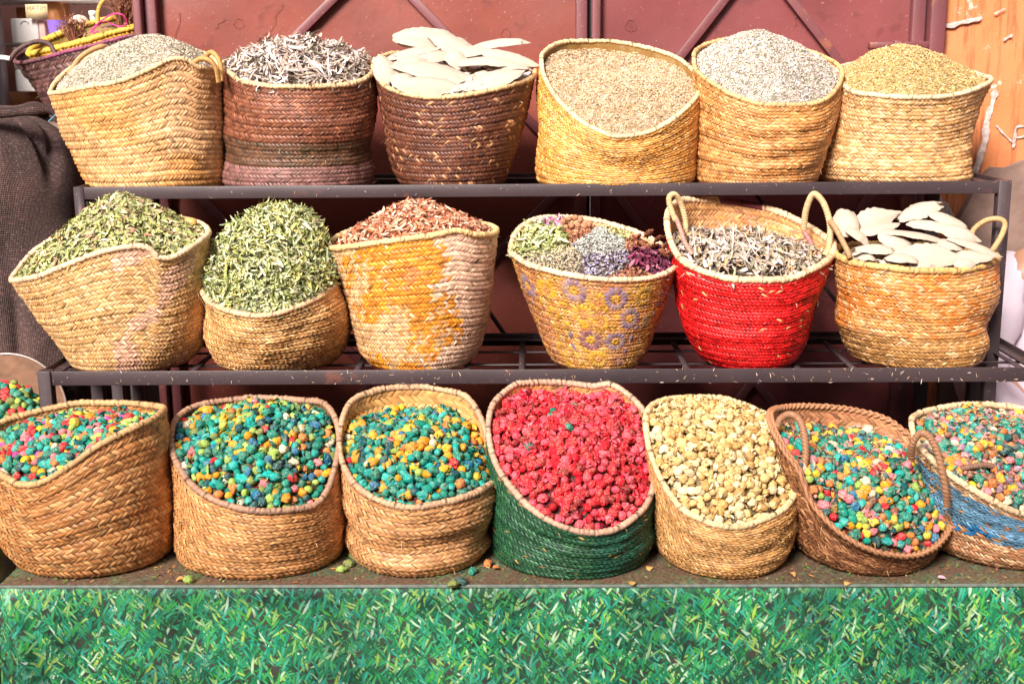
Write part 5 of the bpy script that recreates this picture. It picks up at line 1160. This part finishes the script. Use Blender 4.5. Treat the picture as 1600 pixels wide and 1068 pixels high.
st = box_obj('wooden_stool', (float(at(60, 190, 3.2)[0]), 3.1, 0), (float(at(240, 190, 3.2)[0]), 3.32, zst-.001), wood, None); tag(st, 'wooden box stool carrying the dark nested baskets', 'stool')
def twigs(cx, cy, Y, n, L, lab, spread, lean=0):
    g = Geo(); r_ = np.random.default_rng(n); c0 = at(cx, cy, Y)
    for i in range(n):
        d = np.array([r_.normal(lean, spread), r_.normal(-.15, spread*.6), 1.0]); d /= np.linalg.norm(d); p0 = c0+r_.normal(0, .008, 3)*np.array([1, .6, .3]); ln = L*r_.uniform(.7, 1.1)
        kk = p0+d*ln*.6+r_.normal(0, .002, 3); P = smoothpath([p0, kk, p0+d*ln+r_.normal(0, .004, 3)], 6)
        tube(g, P, np.linspace(.0015, .0007, 6), np.array((.28, .11, .06))*r_.uniform(.6, 1.4), 5)
        g.add(IV*.0022+P[-1], IF, (.34, .15, .09))
        for q in range(2):
            e = P[3]+d*.2*ln*q*.3; dd = d+r_.normal(0, .5, 3); tube(g, smoothpath([e, e+dd*.01, e+dd*.018], 4), .0006, (.3, .13, .08), 4)
    o = g.build('twig_bundle', M_LEAF); tag(o, lab, 'twigs'); return o
twigs(118, 66, 3.2, 60, .055, 'small bundle of reddish-brown twigs left in the yellow nested basket', .45)
twigs(196, 40, 3.2, 90, .075, 'larger bundle of brown twigs right in the yellow nested basket', .42, .15)
twigs(192, 22, 3.24, 60, .06, 'dark twig bundle standing upright behind the larger twig bundle', .2)
g = Geo(); tube(g, smoothpath([at(140, 52, 3.12), at(150, 40, 3.12), at(162, 30, 3.11), at(178, 22, 3.10), at(192, 24, 3.10), at(198, 36, 3.11), at(186, 42, 3.12), at(165, 34, 3.12), at(150, 42, 3.12), at(145, 52, 3.12), at(154, 48, 3.12)], 80), .0018, (.72, .05, .25), 6)
for q in range(0): tube(g, smoothpath([at(72, 62, 3.10), at(85, 55+q*2, 3.10), at(100, 54+q*3, 3.10)], 20), .001, (.5, .15, .25), 5)
o = g.build('pink_string', M_ROPE); tag(o, 'bright pink string tied round the twigs in the yellow nested basket', 'string')

# shop display behind
M_SH = plain('shop_wood', (.62, .26, .09), .5, 30, .3, .1, 90); M_WH = plain('white_card', (.82, .80, .76), .5, 8, .05, .05); M_PINKW = plain('dusky_wall', (.50, .30, .26), .8, 5, .2, .1)
M_DK = plain('window_steel', (.14, .11, .13), .4, 12, .3, .1); M_PU = plain('purple_plastic', (.22, .13, .62), .35, 8, .2, .05); M_YC = plain('yellow_card', (.85, .68, .38), .6, 8, .1, .05); M_BE = plain('beige_loaf', (.78, .62, .50), .8, 20, .15, .2)
wall2 = empty('shop_wall', (X(100), 3.75, 0), 'dusky pink shop wall behind the left display shelf', 'wall')
box_obj('wall_panel', (-3.2, 3.75, 0), (X(262), 3.85, 3.2), M_PINKW, wall2)
box_obj('wall_panel', (X(250), Y_DOOR+.12, 0), (X(262)+.02, 3.75, 3.2), M_PINKW, wall2)
wl = empty('shop_facade', (-2.2, Y_DOOR+.1, 0), 'dusky facade left of the shop window opening', 'wall')
box_obj('facade', (-3.6, Y_DOOR, 0), (X(-90), Y_DOOR+.12, 3.2), M_PINKW, wl)
lint = box_obj('facade', (-3.6, Y_DOOR, Z_TOP+1.35), (X(1453)+3.2, Y_DOOR+.12, 4.2), M_PINKW, wl)
ds = empty('display_shelf', (X(80), 3.5, 0), 'orange wooden shop shelf behind the window post at top left', 'shelf')
pxb = lambda x0, y0, x1, y1, Y, dep: ((float(at(x0, (y0+y1)/2, Y)[0]), Y, float(at(x0, y1, Y)[2])), (float(at(x1, (y0+y1)/2, Y)[0]), Y+dep, float(at(x0, y0, Y)[2])))
YS = 3.42
box_obj('shelf_board', *pxb(-60, 68, 262, 72, YS, .2), M_WH, ds); box_obj('shelf_board', *pxb(-60, -2, 262, 3, YS, .2), M_WH, ds); box_obj('shelf_base', *pxb(-60, 145, 262, 178, YS, .2), M_SH, ds); box_obj('interior_shade_block', (float(at(-60, 200, YS)[0]), YS+.02, 0), (float(at(262, 200, YS)[0]), YS+.18, float(at(0, 178.5, YS)[2])), plain('interior_shade', (.04, .03, .03), .7), ds)  # dark block added under the shelf, painted as the shaded shop interior
box_obj('upright', *pxb(74, 0, 90, 68, YS+.03, .1), M_SH, ds); box_obj('upright', *pxb(26, 12, 42, 40, YS+.1, .05), M_SH, ds)
def thing_box(name, px, Y, dep, mat, lab, cat, bev=.004):
    o = box_obj(name, *pxb(*px, Y, dep), mat, None, bev); tag(o, lab, cat); return o
wbx = thing_box('carton', (17, 29, 60, 68, ), 3.36, .06, M_WH, 'white carton with a grey oval mark on the upper shop shelf', 'box')
o = thing_box('carton', (61, 30, 71, 68), 3.36, .06, plain('pink_card', (.75, .45, .40), .6), 'narrow pink carton right of the white one on the shop shelf', 'box')
thing_box('carton', (20, 74, 66, 108), 3.36, .08, plain('cream_card', (.84, .76, .66), .6), 'cream carton standing on the lower stack in the shop', 'box')
thing_box('carton', (24, 109, 70, 144), 3.35, .08, M_WH, 'white carton at the bottom of the lower stack in the shop', 'box')
thing_box('carton', (92, 74, 150, 144), 3.36, .08, plain('cream_card_two', (.80, .70, .60), .6), 'wide cream carton behind the dark basket', 'box')
g = Geo(); cO = at(38, 38, 3.357); a = np.linspace(0, math.pi, 16); tube(g, np.stack([cO[0]+.010*np.cos(a), 0*a+3.359, cO[2]+.008*np.sin(a)], 1), .0018, (.55, .55, .6), 6); o = g.build('printed_mark', M_ROPE, wbx)
yc = thing_box('price_card', (40, 7, 74, 29), 3.34, .003, M_YC, 'yellow handwritten card hanging over the shop shelf', 'card', 0)
ft = bpy.data.curves.new('card_lettering', 'FONT'); ft.body = 'HATIM'; ft.size = .017; ft.align_x = 'CENTER'; ft.extrude = .0002; fo = bpy.data.objects.new('tmp_text', ft); COL.objects.link(fo); bpy.context.view_layer.update(); lm = bpy.data.meshes.new_from_object(fo); bpy.data.objects.remove(fo); fo = bpy.data.objects.new('card_lettering', lm); COL.objects.link(fo)
fo.location = Vector(at(57, 16, 3.339)); fo.rotation_euler = (R(90), 0, 0); lm.materials.clear(); lm.materials.append(plain('ink', (.45, .33, .2), .6)); fo.parent = yc
pu = empty('plastic_tub', tuple(at(92, 66, 3.36)), 'purple and lilac plastic tub on the shop shelf', 'tub')
bm = bmesh.new(); bmesh.ops.create_cone(bm, cap_ends=True, segments=24, radius1=.022, radius2=.026, depth=.035)
me = bpy.data.meshes.new('tub_body'); bm.to_mesh(me); bm.free(); me.materials.append(M_PU); o = bpy.data.objects.new('tub_body', me); COL.objects.link(o); o.parent = pu; o.location = (0, 0, .038)
bm = bmesh.new(); bmesh.ops.create_cone(bm, cap_ends=True, segments=24, radius1=.025, radius2=.021, depth=.016)
me = bpy.data.meshes.new('tub_base'); bm.to_mesh(me); bm.free(); me.materials.append(M_WH); o = bpy.data.objects.new('tub_base', me); COL.objects.link(o); o.parent = pu; o.location = (0, 0, .011)
V = IV*np.array([.03, .025, .028]); V[:, 2] = np.where(V[:, 2] < 0, V[:, 2]*.5, V[:, 2])
g = Geo(); g.add(V+at(124, 40, 3.4), IF, (.7, .5, .4)); o = g.build('bread_loaf', M_BE); tag(o, 'beige rounded loaf-like parcel on the shop shelf', 'parcel')
g = Geo(); prof = [(.013, 0), (.0135, .03), (.012, .036), (.006, .044), (.0055, .056), (.007, .057), (.007, .066), (0.001, .067)]
a = np.linspace(0, 2*np.pi, 21)[:-1]; Vb = np.array([[(r_*1.4*math.cos(q), r_*1.4*math.sin(q), z*1.1) for r_, z in prof] for q in a])+at(148, 62, 3.36); g.add(Vb.reshape(-1, 3), gridf(20, 8, True), (.85, .82, .78)); o = g.build('white_bottle', M_WH); tag(o, 'white bottle right of the loaf on the shop shelf', 'bottle')
wf = empty('window_post', (X(5, 3.3), 3.3, 0), 'grey steel shop window frame at the left edge', 'window frame')
box_obj('post', (X(-12, 3.28), 3.28, 0), (X(8, 3.28), 3.32, 2.4), M_DK, wf, .003); box_obj('post', (X(9.5, 3.29), 3.29, 0), (X(20, 3.29), 3.33, 2.4), M_DK, wf, .003)
box_obj('post', (X(228, 3.3), 3.3, 0), (X(235, 3.3), 3.34, 2.4), M_DK, wf, .002)
g = Geo(); tube(g, smoothpath([at(-20, 92, 3.1), at(0, 90, 3.1), at(16, 92, 3.1)], 12), .006, (.75, .72, .75), 8); o = g.build('plastic_strip', M_WH); tag(o, 'white plastic strip tied at the dark basket handle', 'strip')

# ------------------------------------------------------------------ seated person at the right, mostly out of frame
def skinned(name, V, E, Rr, mat, parent, root=0, sub=2, disp=0):
    me = bpy.data.meshes.new(name); me.from_pydata([tuple(v) for v in V], E, []); me.materials.append(mat)
    o = bpy.data.objects.new(name, me); COL.objects.link(o); m_ = o.modifiers.new('s', 'SKIN'); m_.use_smooth_shade = True
    for i, r_ in enumerate(Rr):
        sv = me.skin_vertices[0].data[i]; sv.radius = r_ if isinstance(r_, tuple) else (r_, r_); sv.use_root = (i == root)
    s_ = o.modifiers.new('d', 'SUBSURF'); s_.levels = sub; s_.render_levels = sub
    if disp:
        tx = bpy.data.textures.new(name+'_folds', 'CLOUDS'); tx.noise_scale = .09
        d_ = o.modifiers.new('f', 'DISPLACE'); d_.texture = tx; d_.strength = disp; d_.mid_level = .5
    if parent: o.parent = parent
    return o
px0 = at(1705, 500, 2.9)[0]
per = empty('person', (px0, 2.90, 0), 'person in a pale lilac-white robe sitting at the right end of the stand', 'person')
SKN = plain('skin', (.36, .19, .12), .5, 20, .1, .05); M_ROBE = plain('pale_robe', (.55, .47, .54), .85, 10, .08, .15, 30); M_HAIR = plain('dark_hair', (.02, .015, .012), .7)
# local coords: faces -y (towards the camera), hips at z .62
V = [(0, .02, .64), (0, .03, .85), (0, .02, 1.06), (0, .0, 1.17), (0, -.02, 1.24), (0, -.03, 1.34), (0, -.03, 1.42),
     (-.19, .0, 1.09), (-.25, -.03, .86), (-.18, -.25, .74), (-.13, -.33, .72), (.19, .0, 1.09), (.25, -.03, .86), (.18, -.25, .74), (.13, -.33, .72),
     (-.10, .0, .62), (-.17, -.40, .64), (-.17, -.38, .18), (-.17, -.46, .06), (.10, .0, .62), (.15, -.40, .64), (.15, -.38, .18), (.15, -.46, .06)]
E = [(0, 1), (1, 2), (2, 3), (3, 4), (4, 5), (5, 6), (2, 7), (7, 8), (8, 9), (9, 10), (2, 11), (11, 12), (12, 13), (13, 14), (0, 15), (15, 16), (16, 17), (17, 18), (0, 19), (19, 20), (20, 21), (21, 22)]
Rr = [.13, .12, .13, .055, .06, .085, .07, .055, .042, .03, .035, .055, .042, .03, .035, .09, .06, .04, .035, .09, .06, .04, .035]
skinned('body', V, E, Rr, SKN, per)
Vr = [(0, .02, .62), (0, .03, .85), (0, .02, 1.04), (0, .01, 1.14), (-.20, .0, 1.06), (-.28, -.03, .84), (-.2, -.25, .74), (.20, .0, 1.06), (.28, -.03, .84), (.2, -.25, .74),
      (-.12, -.04, .62), (-.24, -.38, .66), (-.24, -.40, .4), (-.2, -.38, .16), (.12, -.04, .62), (.2, -.38, .66), (.2, -.40, .4), (.18, -.38, .16)]
Er = [(0, 1), (1, 2), (2, 3), (2, 4), (4, 5), (5, 6), (2, 7), (7, 8), (8, 9), (0, 10), (10, 11), (11, 12), (12, 13), (0, 14), (14, 15), (15, 16), (16, 17)]
Rb = [(.17, .125), (.165, .12), (.15, .12), .085, .085, .075, .06, .085, .075, .06, .14, .12, .12, .13, .14, .12, .12, .13]
skinned('robe', Vr, Er, Rb, M_ROBE, per, disp=.045)
for s_ in (-1, 1):   # hands with five fingers, resting in the lap
    Vh = [(s_*.13, -.33, .72), (s_*.11, -.38, .71)]; Eh = [(0, 1)]; Rh = [.026, .03]
    for q in range(4):
        k0 = len(Vh); a = (q-1.5)*.018; ln = [.075, .085, .08, .062][q]
        Vh += [(s_*.105+a, -.405, .712), (s_*.10+a*1.2, -.405-ln*.5, .708), (s_*.10+a*1.25, -.405-ln*.85, .69)]; Eh += [(1, k0), (k0, k0+1), (k0+1, k0+2)]; Rh += [.0095, .0085, .007]
    k0 = len(Vh); Vh += [(s_*.11-s_*.035, -.37, .715), (s_*.11-s_*.055, -.40, .712)]; Eh += [(1, k0), (k0, k0+1)]; Rh += [.011, .009]
    skinned('hand', Vh, Eh, Rh, SKN, per)
g = Geo(); V = IV*np.array([.098, .108, .10])+np.array([0, -.005, 1.435]); g.add(V, IF, (.02, .02, .02)); g.build('hair', M_HAIR, None); bpy.context.scene.objects['hair'].parent = per
g = Geo(); g.add(IV*np.array([.012, .02, .022])+np.array([0, -.125, 1.35]), IF, (.3, .2, .1)); o = g.build('nose', SKN); o.parent = per
for s_ in (-1, 1):
    g = Geo(); g.add(IV*.012+np.array([s_*.032, -.105, 1.375]), IF, (.8, .8, .8)); o = g.build('eye', M_WH); o.parent = per
    g = Geo(); g.add(IV*np.array([.008, .018, .028])+np.array([s_*.088, -.02, 1.36]), IF, (.3, .2, .1)); o = g.build('ear', SKN); o.parent = per
g = Geo(); g.add(IV*np.array([.025, .008, .007])+np.array([0, -.112, 1.312]), IF, (.3, .1, .1)); o = g.build('mouth', plain('lips', (.32, .12, .1), .5)); o.parent = per
stl = empty('stool', (px0, 2.9, 0), 'wooden stool under the seated person in the pale robe', 'stool')
box_obj('seat', (px0-.16, 2.78, .46), (px0+.16, 3.02, .50), wood, stl)
for xx in (-.15, .11):
    for yy in (2.79, 2.97): box_obj('leg', (px0+xx, yy, 0), (px0+xx+.04, yy+.04, .46), wood, stl)

# cycles
S_.render.engine = 'CYCLES'
S_.cycles.max_bounces = 6; S_.cycles.diffuse_bounces = 4; S_.cycles.glossy_bounces = 2
